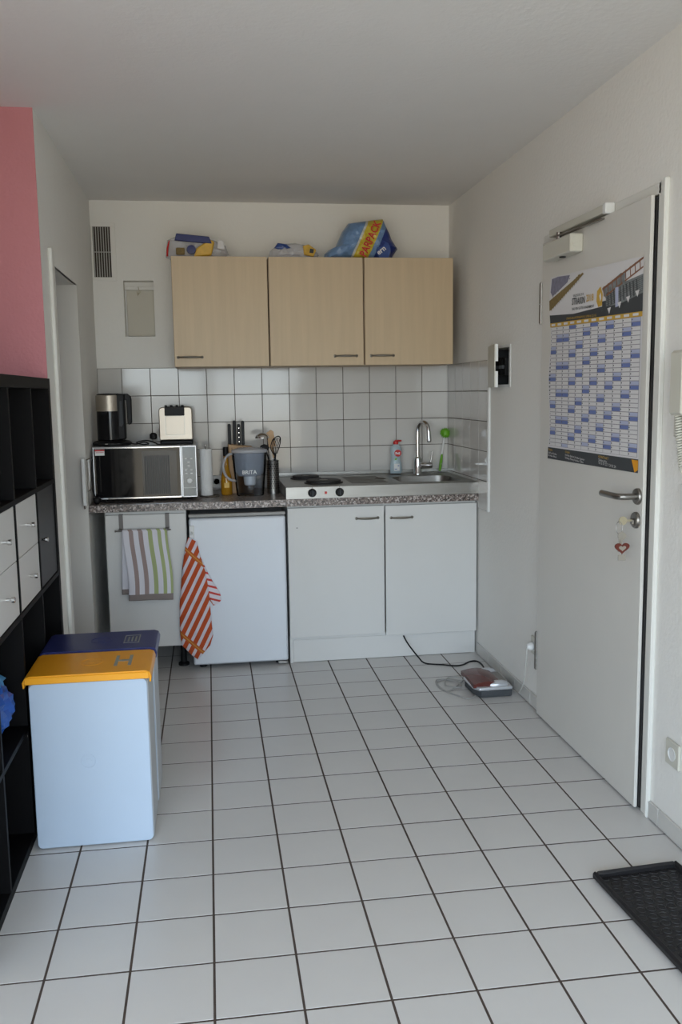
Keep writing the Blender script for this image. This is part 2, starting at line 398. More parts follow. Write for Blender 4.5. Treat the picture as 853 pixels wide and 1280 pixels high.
obj('wall_left_living', MB().box(XF-.15, XF, YREAR, YF+.15, -0.1, H), 'wall', kind='structure')
obj('wall_outer', MB().box(-2.6, -2.45, YP, 0, -0.1, H), 'wall', kind='structure')
mb = MB(); wallgrid(mb, 'y', YREAR-0.25, YREAR, XF-0.15, XR+0.2, -0.1, H, [(WX0, WX1, WZ0, WZ1, None)])
obj('wall_rear', mb, 'wall', kind='structure')
# unseen hallway box behind the entrance door, added to block leaking light
mb = MB().box(3.0, 3.15, -3.2, -0.9, -0.1, H).box(2.138, 3.0, -3.2, -3.1, -0.1, H).box(2.138, 3.0, -1.0, -0.9, -0.1, H)
obj('wall_hallway_unseen', mb, 'wall', kind='structure')

# unseen window behind the camera, widened to brighten the side walls: frame, mullions, panes
mb = MB(); yw0, yw1 = YREAR-0.18, YREAR-0.11; T = 0.06
mb.box(WX0, WX1, yw0, yw1, WZ0, WZ0+T).box(WX0, WX1, yw0, yw1, WZ1-T, WZ1).box(WX0, WX0+T, yw0, yw1, WZ0, WZ1).box(WX1-T, WX1, yw0, yw1, WZ0, WZ1)
win = obj('window_1', mb, 'frame', kind='structure')
xm = [WX0+T, -0.70, 0.50, WX1-T]
for x in xm[1:3]: obj('mullion', MB().box(x-0.05, x+0.05, yw0, yw1, WZ0+T, WZ1-T, 0.004), 'frame', win)
obj('transom', MB().box(xm[1]+.05, xm[2]-.05, yw0, yw1, 0.85, 0.93, 0.004), 'frame', win)
for i in range(3):
    a = xm[i]+(0.05 if i else 0); b = xm[i+1]-(0.05 if i < 2 else 0)
    obj('pane', MB().box(a, b, (yw0+yw1)/2-.004, (yw0+yw1)/2+.004, WZ0+T, WZ1-T), 'glass', win)

# ------------------------------------------------------------------ floor tiles
SX, SY, OX, OY = 0.201, 0.206, 0.5363, -0.7405
GR = 0.006
tm = meshof(MB().box(-SX/2+GR/2, SX/2-GR/2, -SY/2+GR/2, SY/2-GR/2, -0.01, 0.0, 0.0005), 'tile')
xs = [OX+SX*i for i in range(-15, 8)]
rest = MB()
for j in range(-4, 32):
    yc = OY-SY*(j+0.5)
    for i in range(len(xs)-1):
        xc = (xs[i]+xs[i+1])/2
        x0, x1 = xs[i]+GR/2, xs[i+1]-GR/2
        if x1 > XR: x1 = XR
        y1 = min(yc+SY/2-GR/2, -0.001); y0 = yc-SY/2+GR/2
        if x0 < (XW if yc > YF else XF): x0 = XW if yc > YF else XF
        if x1-x0 < 0.02 or y1-y0 < 0.02 or y0 < YREAR: continue
        inniche = x0 > XL-0.08 or yc < YP
        if not inniche: continue
        if j < 15 and x1 > -0.3 and xc < XR:
            if y1-y0 < SY-GR-0.01 or x1-x0 < SX-GR-0.01:
                obj('floor_tile', MB().box(x0, x1, y0, y1, -0.01, 0, 0.0005), 'tile', floor)
            else:
                dz = R.uniform(-0.0002, 0.0002)
                piece('floor_tile', tm, (xc, yc, dz), floor, (math.radians(R.uniform(-.05, .05)), math.radians(R.uniform(-.05, .05)), 0))
        else: rest.box(x0, x1, y0, y1, -0.01, 0, 0)
obj('floor_tile_field', rest, 'tile', floor, kind='stuff')

# ------------------------------------------------------------------ wall tiles
P, TZ, TX = 0.15, 1.527, 0.107
TX = 0.1065; PX = (1.931-0.1065)/12
G = 0.003
wm = meshof(MB().box(-PX/2+G/2, PX/2-G/2, -0.008, 0.0, -P/2+G/2, P/2-G/2, 0.001), 'wtile')
obj('grout_bed', MB().box(XL, XR, -0.005, 0.0, 0.80, TZ), 'wgrout', wall_back)
for r in range(5):
    z1 = TZ-P*r; z0 = max(z1-P, 0.80)
    for k in range(-1, 12):
        a, b = TX+PX*k, TX+PX*(k+1)
        if k < 0: a = XL
        if r == 4 or k < 0 or k == 11:
            if k == 11: b = XR-0.006
            obj('wall_tile', MB().box(a+G/2, b-G/2, -0.008, 0, z0+G/2, z1-G/2, 0.001), 'wtile', wall_back)
        else:
            piece('wall_tile', wm, ((a+b)/2, 0, (z0+z1)/2), wall_back, (math.radians(R.uniform(-.35, .35)), 0, math.radians(R.uniform(-.35, .35))))
sm = meshof(MB().box(-0.008, 0.0, -P/2+G/2, P/2-G/2, -P/2+G/2, P/2-G/2, 0.001), 'wtile')
obj('grout_bed', MB().box(XR-0.005, XR, -0.765, -0.008, 0.777, TZ), 'wgrout', wall_right)
for r in range(5):
    for k in range(5):
        y1 = -0.012-P*k; z1 = TZ-P*r
        piece('wall_tile', sm, (XR, y1-P/2, z1-P/2), wall_right, (0, math.radians(R.uniform(-.3, .3)), math.radians(R.uniform(-.3, .3))))
obj('trim_1', MB().box(XR-0.012, XR, -0.785, -0.765, 0.777, TZ+0.005, 0.002), 'white_plastic', kind='structure')
lm = meshof(MB().box(0, 0.008, -P/2+G/2, P/2-G/2, -P/2+G/2, P/2-G/2, 0.001), 'wtile')
obj('grout_bed', MB().box(XL, XL+0.005, -0.775, -0.008, 0.857, 1.077), 'wgrout', wall_left)
for k in range(5):
    y1 = -0.012-P*k
    piece('wall_tile', lm, (XL, y1-P/2, 1.077-P/2), wall_left, (0, 0, math.radians(R.uniform(-.3, .3))))
    obj('wall_tile', MB().box(XL, XL+.008, y1-P+G/2, y1-G/2, 0.858, 0.925, 0.001), 'wtile', wall_left)
obj('trim_2', MB().box(XL, XL+0.016, -0.80, -0.765, 0.875, 1.095, 0.002), 'white_plastic', kind='structure')

# skirting tiles along the right wall
bb = obj('baseboard_right', MB().box(XR-0.004, XR, -2.43+0.9, -0.6, 0, 0.058).box(XR-0.004, XR, -6.8, -2.49, 0, 0.058), 'wgrout', kind='structure')
def skirting(y1, y0):
    y = y1
    while y > y0+0.01:
        e_ = max(y-0.2, y0)
        obj('skirting_tile', MB().box(XR-0.010, XR-0.001, e_+0.002, y-0.002, 0.004, 0.060, 0.0012), 'skirt', bb); y = e_
obj_y = [(-0.605, -1.50), (-2.487, -2.553), (-2.553, -3.75)]
for a, b in obj_y: skirting(a, b)
lb = obj('baseboard_left', MB().box(XL, XL+0.004, LY1+0.05, -0.62, 0, 0.058).box(XL, XL+.004, -1.55, -1.44, 0, 0.058), 'wgrout', kind='structure')
obj('skirting_tile', MB().box(XL, XL+0.01, -0.655, -0.625, 0.004, 0.06, 0.001), 'skirt', lb)

# left doorway: steel frame
d1 = obj('door_1', MB().box(XL-0.14, XL+0.012, LY1-0.015, LY1, 0, LZ).box(XL-.14, XL+.012, LY0, LY0+0.015, 0, LZ).box(XL-.14, XL+.012, LY0, LY1, LZ-0.015, LZ), 'door', kind='structure')
obj('architrave', MB().box(XL, XL+0.016, LY0-0.05, LY0+.015, 0, LZ+0.045, 0.004), 'frame', d1)
obj('architrave', MB().box(XL, XL+0.003, LY1-.015, LY1+0.04, 0, LZ+0.04, 0.003), 'wall', d1)
obj('architrave', MB().box(XL, XL+0.014, LY0+.015, LY1-.015, LZ-.015, LZ+0.045, 0.003), 'wall', d1)
obj('door_leaf', MB().box(XL-0.14-0.75, XL-0.14, LY1+0.005, LY1+0.045, 0.01, LZ), 'door', d1)

# ------------------------------------------------------------------ entrance door
d2 = obj('door_2', MB().box(XR-0.008, XR+0.001, DY0-0.030, DY0+0.016, 0, DZ+0.03, 0.002).box(XR-.008, XR+.001, DY0+.002, DY1-.002, DZ-0.004, DZ+0.03, 0.002)
         .box(XR-.006, XR+.001, DY1-.002, DY1+0.03, 0, DZ+.03, 0.002), 'frame', kind='structure')
obj('door_casing', MB().box(XR-0.016, XR+0.001, DY0-0.038, DY0-0.018, 0, DZ+0.036, 0.004), 'frame', d2)
obj('door_stop', MB().box(XR+0.03, XR+0.2, DY0, DY0+0.02, 0, DZ).box(XR+.03, XR+.2, DY1-.02, DY1, 0, DZ).box(XR+.03, XR+.2, DY0, DY1, DZ-.02, DZ), 'frame', d2)
obj('gap_shade_seal', MB().box(1.9255, 1.9365, -2.4335, -2.4125, .01, 1.95).box(XR+.001, XR+.03, DY0+.001, DY0+.012, 0, DZ-.02), 'rubber', d2)  # door seal plus a black strip painting the gap's shade over the leaf side
leaf = obj('door_leaf', MB().box(1.912, 1.924, -2.424, -1.525, 0.008, 1.957, 0.002).box(1.9242, 1.962, -2.412, -1.54, 0.008, 1.945, 0.0), 'door', d2)
for z0 in (0.20, 1.645):
    hg = obj('hinge', MB().lathe([(0.0085, 0), (0.0085, 0.075)], (1.915, -1.51, z0), 12).lathe([(0.0085, 0.078), (0.0085, 0.158)], (1.915, -1.51, z0), 12).lathe([(0.006, -0.004), (0.006, 0.162)], (1.915, -1.51, z0), 12)
             .box(1.916, 1.938, -1.515, -1.495, z0+.02, z0+.14), 'steel_dark', d2)
# lever handle and lock rose
h = obj('door_handle', MB().lathe([(0.0265, 0.0), (0.0265, -0.006), (0.024, -0.010)], (1.912, -2.394, 1.037), 28, axis='x')
        .tube([(1.905, -2.394, 1.037), (1.868, -2.394, 1.037), (1.856, -2.39, 1.037), (1.848, -2.378, 1.037), (1.846, -2.36, 1.037), (1.846, -2.268, 1.037)], 0.0102, 16), 'steel_dark', d2)
obj('lock_rose', MB().lathe([(0.0265, 0.0), (0.0265, -0.006), (0.024, -0.010)], (1.912, -2.387, 0.960), 28, axis='x').box(1.893, 1.903, -2.395, -2.379, .945, .965, .003), 'steel_dark', d2)
# door closer
dc = thing('door_closer', (1.912, -1.79, 1.86), 'pale metal overhead door closer with sliding arm rail atop the entrance door', 'door closer')
obj('closer_body', MB().box(1.862, 1.9115, -1.925, -1.655, 1.866, 1.93, 0.004), 'cream', dc)
obj('end_screw', MB().lathe([(0.018, 0), (0.018, -0.0015)], (1.887, -1.925, 1.898), 20, axis='y').lathe([(0.003, -.0015), (0.003, -0.003)], (1.887, -1.925, 1.898), 8, axis='y')
    .lathe([(0.003, -.0015), (0.003, -0.003)], (1.877, -1.925, 1.893), 8, axis='y').lathe([(0.003, -.0015), (0.003, -0.003)], (1.897, -1.925, 1.903), 8, axis="y"), "cream", dc)
obj('valve_cap', MB().lathe([(0.012, 0), (0.012, -0.004)], (1.885, -1.80, 1.866), 16), 'black', dc)
obj('spindle', MB().lathe([(0.010, 0), (0.010, 0.03)], (1.885, -1.76, 1.93), 16), 'steel_dark', dc)
obj('arm', MB().prism([(0, -.009), (.36, -.006), (.36, .006), (0, .009)], (1.885, -1.74, 1.944), (0.055, -0.9985, 0), (0.9985, 0.055, 0), 0.006), 'steel_dark', dc)
obj('slide_rail', MB().box(1.897, 1.928, -2.120, -1.63, 1.962, 1.990, 0.003), 'cream', dc)
obj('rail_end_cap', MB().box(1.894, 1.929, -2.140, -2.115, 1.957, 1.992, 0.003), 'white_plastic', dc)

# ------------------------------------------------------------------ wall calendar on the door
pt = thing('wall_calendar', (1.911, -2.01, 1.11), 'large year planner poster 2018 with blue weekend cells taped to the entrance door', 'calendar')
PY0, PY1 = -1.622, -2.392                      # left and right edge as seen
def pz(u): return 1.812-0.030*u                # top edge z for u in 0..1
def pb(u): return 1.105+0.006*u
def PP(u, v, off=0.0):                         # v: 0 at the top, 1 at the bottom
    cz = pz(u)*(1-v)+pb(u)*v
    wv = 0.0004*math.sin(u*12+v*3)+0.0004*math.sin(v*9+u*5)
    yy = PY0+(PY1-PY0)*u-0.030*max(0, v-0.75)*(1-u)
    if u < 0.02: yy += 0.010*math.sin(v*14)
    return (1.9095+wv-off, yy, cz)
def grid(mb, u0, u1, v0, v1, off, m, nu=1, nv=1):
    vs = [PP(u0+(u1-u0)*i/nu, v0+(v1-v0)*j/nv, off) for j in range(nv+1) for i in range(nu+1)]
    fs = [(j*(nu+1)+i, j*(nu+1)+i+1, (j+1)*(nu+1)+i+1, (j+1)*(nu+1)+i) for j in range(nv) for i in range(nu)]
    mb.add(vs, fs, m)
def poly(mb, pts, off, m):
    mb.add([PP(u, v, off) for u, v in pts], [tuple(range(len(pts)))], m)
mb = MB(); grid(mb, 0, 1, 0, 1, 0, 0, 36, 40)
sheet = obj('sheet', mb, 'paper', pt, smooth=60)
VT, VG, VB = 0.225, 0.268, 0.935
mb = MB()
poly(mb, [(0.0, 0.205), (0.30, 0.215), (0.62, 0.20), (0.62, 0.245), (0.3, .25), (0, 0.25)], .0008, 0)
grid(mb, 0.0, 1, 0.225, 0.249, .0007, 0, 24, 1)
poly(mb, [(0.62, 0.175), (1, 0.165), (1, 0.235), (0.62, 0.235)], .00075, 0)
grid(mb, 0.0, 1, 0.249, 0.272, .0009, 1, 24, 1)
grid(mb, 0.012, 0.988, VG+0.004, 0.926, .0005, 2, 24, 30)
grid(mb, 0.0, 1, VB, 1, .0007, 0, 24, 3)
# months
for mth in range(12):
    u0 = 0.012+0.976*mth/12; u1 = u0+0.976/12
    grid(mb, u0+.012, u1-.02, 0.254, 0.266, .0013, 7, 1, 1)
    nd = calendar.monthrange(2018, mth+1)[1]
    for d in range(31):
        v0 = VG+0.004+(0.926-VG-0.004)*d/31; v1 = VG+0.004+(0.926-VG-0.004)*(d+1)/31
        m = 3
        if d < nd:
            wd = calendar.weekday(2018, mth+1, d+1)
            if wd == 6: m = 4
            elif wd == 5: m = 5
        grid(mb, u0+0.0014, u1-0.0014, v0+0.0016, v1-0.0016, .0011, m, 1, 1)
        if d < nd: grid(mb, u0+.004, u0+.011, v0+.006, v0+.013, .0014, 0, 1, 1)
obj('calendar_grid', mb, ['slate', 'gold', 'line', 'paper', 'pblue', 'plight', 'olive', 'paper'], sheet, smooth=60, kind='stuff')
mb = MB()
# abstract site picture, left: slanted timber beam with blurred workers; right: bridge truss and steel deck
poly(mb, [(0.0, .125), (.40, .012), (.415, .02), (.02, .175), (0.0, .18)], .0009, 0)
for i in range(15): 
    u = .01+.36*i/15; v = .175-.155*u/.4
    poly(mb, [(u, v-.02), (u+.022, v-.026), (u+.012, v+.014)], .0010, 0)
poly(mb, [(0.02, .01), (.10, .004), (.25, .01), (.22, .045), (.03, .105), (.015, .08)], .0007, 1)
for i in range(7): poly(mb, [(.03+.035*i, .05-.004*i), (.045+.035*i, .05-.004*i), (.04+.035*i, .11-.013*i), (.033+.035*i, .11-.013*i)], .0010, 1)
poly(mb, [(.63, .125), (1.0, .08), (1.0, .165), (.80, .20), (.66, .205), (.655, .15)], .0009, 2)
poly(mb, [(.62, .115), (.80, .055), (.84, .06), (.84, .13), (.66, .165), (.64, .15)], .00095, 2)
for i in range(9):
    u = .63+.042*i; v = .108-.105*(u-.62)/.38
    poly(mb, [(u, v), (u+.007, v-.003), (u+.013, v+.045), (u+.006, v+.05)], .0013, 3)
poly(mb, [(.62, .11), (1.0, .003), (1.0, .013), (.62, .122)], .0013, 3)
poly(mb, [(.66, .145), (1.0, .045), (1.0, .052), (.66, .155)], .0013, 3)
for i in range(10): poly(mb, [(.67+.03*i, .135-.004*i), (.68+.03*i, .135-.004*i), (.69+.03*i, .2-.003*i), (.68+.03*i, .2-.003*i)], .0012, 4)
for i in range(8): poly(mb, [(.66, .14+.009*i), (1.0, .09+.009*i), (1.0, .092+.009*i), (.66, .143+.009*i)], .0012, 4)
for u, v in ((.69, .235), (.79, .215), (.87, .195), (.95, .175)): poly(mb, [(u-.015, v-.022), (u+.022, v-.026), (u+.006, v+.006)], .0014, 5)
poly(mb, [(.75, .12), (.78, .118), (.785, .21), (.755, .214)], .0014, 6)
poly(mb, [(.565, .12), (.60, .10), (.625, .14), (.62, .195), (.58, .20), (.56, .17)], .0012, 7)
poly(mb, [(.59, .145), (.605, .13), (.612, .16), (.60, .175)], .0015, 5)
poly(mb, [(.94, .94), (1.0, .94), (1.0, .985), (.97, 1.0), (.955, .97)], .0012, 8)
obj('site_picture', mb, ['olive', 'violet', 'pgrey', 'rust', 'slate', 'paper', 'plight', 'gold', 'flame'], sheet, smooth=60, kind='stuff')
mb = MB()
U_, V_ = (0, -1, 0), (0, 0.03, 1)
def ptext(s, u, v, size, m, bold=0.0, sx=1.0):
    x, y, z = PP(u, v, .0022); text_mb(mb, s, size, (x, y, z), (0, -1, -0.035), (0, 0, 1), m, bold, sx=sx)
ptext('KALENDER 2018', .30, .128, 0.013, 0)
ptext('STRAKIN', .285, .168, 0.034, 0, 0.0006, 0.86)
ptext('2018', .452, .163, 0.034, 1, 0.0004, .92)
ptext('BAU EIN GUTES FUNDAMENT', .29, .196, 0.0125, 0, 0.0002, 1.15)
ptext('STRAKIN BAUUNTERNEHMUNG GMBH & CO. KG', .22, .241, 0.0115, 1, 0, 1.05)
ptext('STRAKIN', .01, .953, 0.011, 1); ptext('Straße und Hochbau', .01, .969, 0.011, 2); ptext('Gerüstbau, Abbruch', .01, .984, 0.011, 2)
ptext('STRAKIN', .23, .953, 0.011, 1); ptext('Am Alten Bahnhof, Hochbau Ingenieur', .23, .969, 0.011, 2, 0, 1.05); ptext('Beratung, Planung, Kanalbau, Tiefbau', .23, .984, 0.011, 2, 0, 1.05)
ptext('KONTAKT', .62, .953, 0.012, 1, 0, 1.4); ptext('Telefon & Fax', .62, .969, 0.011, 2, 0, 1.1); ptext('Tel. 0 31 52 7 / 24 52 24', .62, .984, 0.0125, 2, 0, 1.1)
obj('lettering', mb, ['slate', 'gold', 'paper'], sheet, smooth=0, kind='stuff')

# ------------------------------------------------------------------ keys in the lock
kr = thing('key_ring', (1.872, -2.40, 0.85), 'bunch of keys with heart pendant hanging from the entrance door lock', 'keys')
def disc(c, r, t, hole=None, n=20): return MB().lathe([(r, -t/2), (r, t/2)], c, n, axis='y')
obj('key', MB().box(1.868, 1.9, -2.391, -2.389, .957, .963).lathe([(0.014, -0.0015), (0.014, 0.0015)], (1.864, -2.39, .960), 20, axis='y'), 'brass', kr, label='round-bowed key stuck in the lock')
a_ = [(1.851+0.011*math.cos(t*math.pi/8), -2.393+0.002*math.sin(t*math.pi/8), .938+0.02*math.sin(t*math.pi/8)) for t in range(17)]
obj('split_ring', MB().tube(a_, 0.0011, 6), 'steel_dark', kr)
obj('key', MB().lathe([(0.0135, -0.001), (0.0135, 0.001)], (1.858, -2.398, .912), 18, axis='y').prism([(0, 0), (.006, 0), (.010, -.03), (.004, -.032)], (1.846, -2.399, .905), (1, 0, 0), (0, 0, 1), .002), 'tag', kr)
obj('key', MB().prism([(0, 0), (.007, .002), (-.004, -.038), (-.010, -.036)], (1.852, -2.403, .90), (1, 0, 0), (0, 0, 1), .002), 'tag', kr)
hp = []
for i in range(36):
    t = 2*math.pi*i/36; hp.append((16*math.sin(t)**3*0.00155, (13*math.cos(t)-5*math.cos(2*t)-2*math.cos(3*t)-math.cos(4*t))*0.00125))
ht = obj('heart_pendant', MB().prism(hp, (1.855, -2.406, .876), (1, 0, 0), (0, 0, 1), .004), 'heart', kr)
obj('heart_inlay', MB().prism([(x*.48, y*.48-.001) for x, y in hp], (1.855, -2.411, .876), (1, 0, 0), (0, 0, 1), .001), 'tag', ht)
obj('tag_plate', MB().box(1.842, 1.868, -2.409, -2.406, .835, .853, .001).tube([(1.855, -2.407, .853), (1.855, -2.407, .86)], .001, 6), 'tag', kr)

# ------------------------------------------------------------------ fuse box on the right wall
fb = thing('fuse_box', (XR, -0.93, FZ0), 'small white fuse box recessed in the right wall, its lid standing ajar', 'fuse box')
e0 = 0.008
obj('flange', MB().box(XR-.004, XR-.0005, FY0-.018, FY0, FZ0-.012, FZ1+.012).box(XR-.004, XR-.0005, FY1, FY1+.014, FZ0-.012, FZ1+.012).box(XR-.004, XR-.0005, FY0, FY1, FZ1, FZ1+.012).box(XR-.004, XR-.0005, FY0, FY1, FZ0-.012, FZ0), 'white_plastic', fb)
obj('box_liner', MB().box(XR+.075, XR+.079, FY0+.001, FY1-.001, FZ0+.001, FZ1-.001).box(XR, XR+.075, FY0+.0005, FY0+.003, FZ0+.001, FZ1-.001).box(XR, XR+.075, FY1-.003, FY1-.0005, FZ0+.001, FZ1-.001), 'slate', fb)
for k in range(5):
    y = FY0+.03+.042*k
    bk = obj('breaker', MB().box(XR-.012, XR+.07, y, y+.036, FZ0+.045, FZ1-.045, .002), 'black', fb)
    obj('switch', MB().box(XR-.024, XR-.012, y+.012, y+.024, .5*(FZ0+FZ1)-.012, .5*(FZ0+FZ1)+.004, .001), 'slate', bk)
hy = FY1+.016; ang = math.radians(11); L = 0.262
U = Vector((-math.sin(ang), -math.cos(ang), 0)); N = Vector((-math.cos(ang), math.sin(ang), 0))
O = Vector((XR-.007, hy, 0))
def lidbox(u0, u1, z0, z1, t0, t1):
    m_ = MB(); vs = [O+U*u+N*t+Vector((0, 0, z)) for u in (u0, u1) for t in (t0, t1) for z in (z0, z1)]
    return m_.add(vs, [(0, 1, 3, 2), (4, 6, 7, 5), (0, 4, 5, 1), (2, 3, 7, 6), (0, 2, 6, 4), (1, 5, 7, 3)])
zf, zg = FZ0-.012, FZ1+.014
lid = obj('lid', lidbox(0, L, zf, zg, .004, .008), 'cream', fb)
obj('lid_rim', lidbox(L-.004, L, zf, .5*(zf+zg)-.025, -.008, .004), 'white_plastic', lid)
obj('lid_rim', lidbox(L-.004, L, .5*(zf+zg)+.02, zg, -.008, .004), 'white_plastic', lid)

# ------------------------------------------------------------------ intercom, switch, sockets on the right wall
ic = thing('intercom', (XR, -2.63, 1.24), 'cream wall intercom with handset and coiled cord beside the entrance door', 'intercom')
obj('base_plate', MB().box(1.905, XR-.0005, -2.73, -2.61, 1.235, 1.47, .004), 'cream', ic)
obj('handset', MB().box(1.868, 1.905, -2.72, -2.645, 1.30, 1.482, .008), 'cream', ic)
ax_ = smoothpath([(1.885, -2.672, 1.30), (1.888, -2.676, 1.245), (1.893, -2.680, 1.19), (1.893, -2.694, 1.148), (1.893, -2.715, 1.15), (1.893, -2.724, 1.19), (1.897, -2.724, 1.235)], 8)
Ls = [0]
for i in range(1, len(ax_)): Ls.append(Ls[-1]+(ax_[i]-ax_[i-1]).length)
hx = []; N_ = 620
for i in range(N_):
    s_ = Ls[-1]*i/(N_-1); j = max(k for k in range(len(Ls)) if Ls[k] <= s_+1e-9); j = min(j, len(ax_)-2)
    t = (s_-Ls[j])/(Ls[j+1]-Ls[j]); p = ax_[j].lerp(ax_[j+1], t); tg = (ax_[j+1]-ax_[j]).normalized(); nn = tg.cross(Vector((1, 0, 0))).normalized(); b2 = tg.cross(nn)
    a = 2*math.pi*s_/0.0075; hx.append(p+(nn*math.cos(a)+b2*math.sin(a))*0.0085)
obj('coiled_cord', MB().tube(hx, 0.0027, 5), 'cream', ic)
def socket(name, y, z, label, plug=False):
    s = thing(name, (XR, y, z), label, 'wall socket')
    obj('plate', MB().box(XR-.010, XR-.0005, y-.04, y+.04, z-.04, z+.04, .003), 'cream', s)
    obj('recess', MB().lathe([(0.021, -.0102), (0.0215, -.012), (0.019, -.012), (0.018, -.004)], (XR, y, z), 24, axis='x'), 'white_plastic', s)
    obj('contact_holes', MB().lathe([(0.0025, -.0045), (0.0025, -.006)], (XR, y-.009, z), 8, axis='x').lathe([(0.0025, -.0045), (0.0025, -.006)], (XR, y+.009, z), 8, axis='x'), 'black', s)
    return s
socket('wall_socket', -2.625, .272, 'cream wall socket without plug, low beside the entrance door')
socket('wall_socket', -1.445, .278, 'cream wall socket with a pale plug in it, by the lower door hinge')
obj('light_switch', MB().box(XR-.012, XR-.0005, -2.705, -2.622, 1.02, 1.10, .003), 'white_plastic', label='white flat light switch plate under the intercom cord', cat='switch')

# ------------------------------------------------------------------ vent and hatch on the back wall
vt = thing('vent_grille', (0.04, 0, 1.99), 'white framed air vent with vertical slats high in the left corner', 'vent')
obj('vent_frame', MB().box(-.02, .107, -.005, -.0005, 2.272, 2.292, .002).box(-.02, .107, -.005, -.0005, 1.99, 2.01, .002).box(-.02, -.011, -.005, -.0005, 2.01, 2.272, .001).box(.080, .107, -.005, -.0005, 2.01, 2.272, .002), 'wall', vt)
obj('vent_backing', MB().box(-.011, .080, -.002, -.0003, 2.01, 2.272), 'vent_shade', vt)  # flat dark sheet standing in for the shaded depth behind the slats
for k in range(7): obj('slat', MB().box(-.009+.0128*k, -.0045+.0128*k, -.008, -.002, 2.01, 2.272), 'slatm', vt)
obj('crossbar', MB().box(-.011, .080, -.0085, -.007, 2.138, 2.142), 'slatm', vt)
hb = thing('hatch_panel', (0.216, .07, HZ0), 'beige service hatch board set in a small recess of the kitchen wall', 'hatch')
obj('board', MB().box(HX0+.012, HX1-.002, .045, .069, HZ0+.004, HZ1-.046, .001), 'hatch', hb)
obj('top_strip', MB().box(HX0+.004, HX1-.002, .050, .069, HZ1-.044, HZ1-.028, .001), 'wall', hb)
obj('hook', MB().tube(smoothpath([(.212, .043, HZ1-.03), (.216, .036, HZ1-.045), (.222, .036, HZ1-.055), (.214, .036, HZ1-.066), (.206, .038, HZ1-.058), (.209, .038, HZ1-.075)], 5), .0016, 6), 'brass', hb)

# ------------------------------------------------------------------ wall cabinets
def handle(mb, x0, x1, y, z, r=.0045, s=1.0):
    pts = []
    for i in range(13):
        t = i/12; pts.append((x0+(x1-x0)*t, y-0.004-0.018*math.sin(math.pi*t)**0.6*s, z))
    mb.tube(pts, [r*(1.25 if i in (0, 12) else 0.9+0.5*math.sin(math.pi*i/12)) for i in range(13)], 8)
    mb.lathe([(0.008, 0), (0.008, -.004), (.004, -.006)], (x0, y, z), 10, axis='y'); mb.lathe([(0.008, 0), (0.008, -.004), (.004, -.006)], (x1, y, z), 10, axis='y')
    return mb
UZ0, UZ1 = 1.522, 2.070
for i, (x0, x1, hx0, hx1, lab) in enumerate([(.405, .889, .425, .545, 'birch wall cabinet at the left with its handle at the lower left'),
                                      (.894, 1.386, 1.232, 1.346, 'birch wall cabinet in the middle with its handle at the lower right'),
                                      (1.391, 1.868, 1.424, 1.542, 'birch wall cabinet at the right nearest the corner above the sink')]):
    c = thing('wall_cabinet', ((x0+x1)/2, -.18, UZ0), lab, 'cabinet', 'birch wall cabinets')
    mb = MB().box(x0, x0+.016, -.332, -.009, UZ0, UZ1).box(x1-.016, x1, -.332, -.009, UZ0, UZ1).box(x0+.016, x1-.016, -.332, -.009, UZ0, UZ0+.016).box(x0+.016, x1-.016, -.332, -.009, UZ1-.016, UZ1).box(x0+.016, x1-.016, -.014, -.009, UZ0+.016, UZ1-.016)
    obj('carcass', mb, 'birch_edge', c)
    dr = obj('door', MB().box(x0+.002, x1-.002, -.352-(.002 if i == 0 else 0), -.334, UZ0-.001, UZ1+.001, .0012), 'birch', c)
    obj('handle', handle(MB(), hx0, hx1, -.352, UZ0+.047, .0042), 'nickel', dr)

# ------------------------------------------------------------------ worktop and base units
CT = 0.853
def ringslab(mb, holes, x0, x1, y0, y1, z0, z1):
    us = sorted({x0, x1}|{h[0] for h in holes}|{h[1] for h in holes}); vs_ = sorted({y0, y1}|{h[2] for h in holes}|{h[3] for h in holes})
    for i in range(len(us)-1):
        for j in range(len(vs_)-1):
            xc, yc = (us[i]+us[i+1])/2, (vs_[j]+vs_[j+1])/2
            if any(h[0] < xc < h[1] and h[2] < yc < h[3] for h in holes): continue
            mb.box(us[i], us[i+1], vs_[j], vs_[j+1], z0, z1)
    return mb
wt = obj('worktop', ringslab(MB(), [(1.54, 1.90, -.535, -.145)], XL+.001, XR-.001, -.618, -.009, .818, CT), 'granite', label='long grey-brown speckled laminate worktop along the kitchen wall', cat='worktop')
# left cupboard
lc = thing('base_cupboard', (.245, -.3, 0), 'white base cupboard at the far left with a towel rail over its door', 'cupboard')
obj('carcass', MB().box(.050, .066, -.575, -.02, .135, .812).box(.424, .440, -.575, -.02, .135, .812).box(.066, .424, -.575, -.02, .135, .151).box(.066, .424, -.575, -.5, .796, .812).box(.066, .424, -.03, -.02, .151, .812), 'lacq', lc)
obj('door', MB().box(.050, .438, -.598, -.578, .130, .800, .0015), 'lacq', lc)
for x, y in ((.10, -.52), (.40, -.50), (.10, -.08), (.39, -.08)):
    obj('foot', MB().lathe([(0.028, 0), (0.028, .012), (.016, .02), (.016, .12), (.024, .125), (.024, .135)], (x, y, 0.0005), 16), 'black', lc)
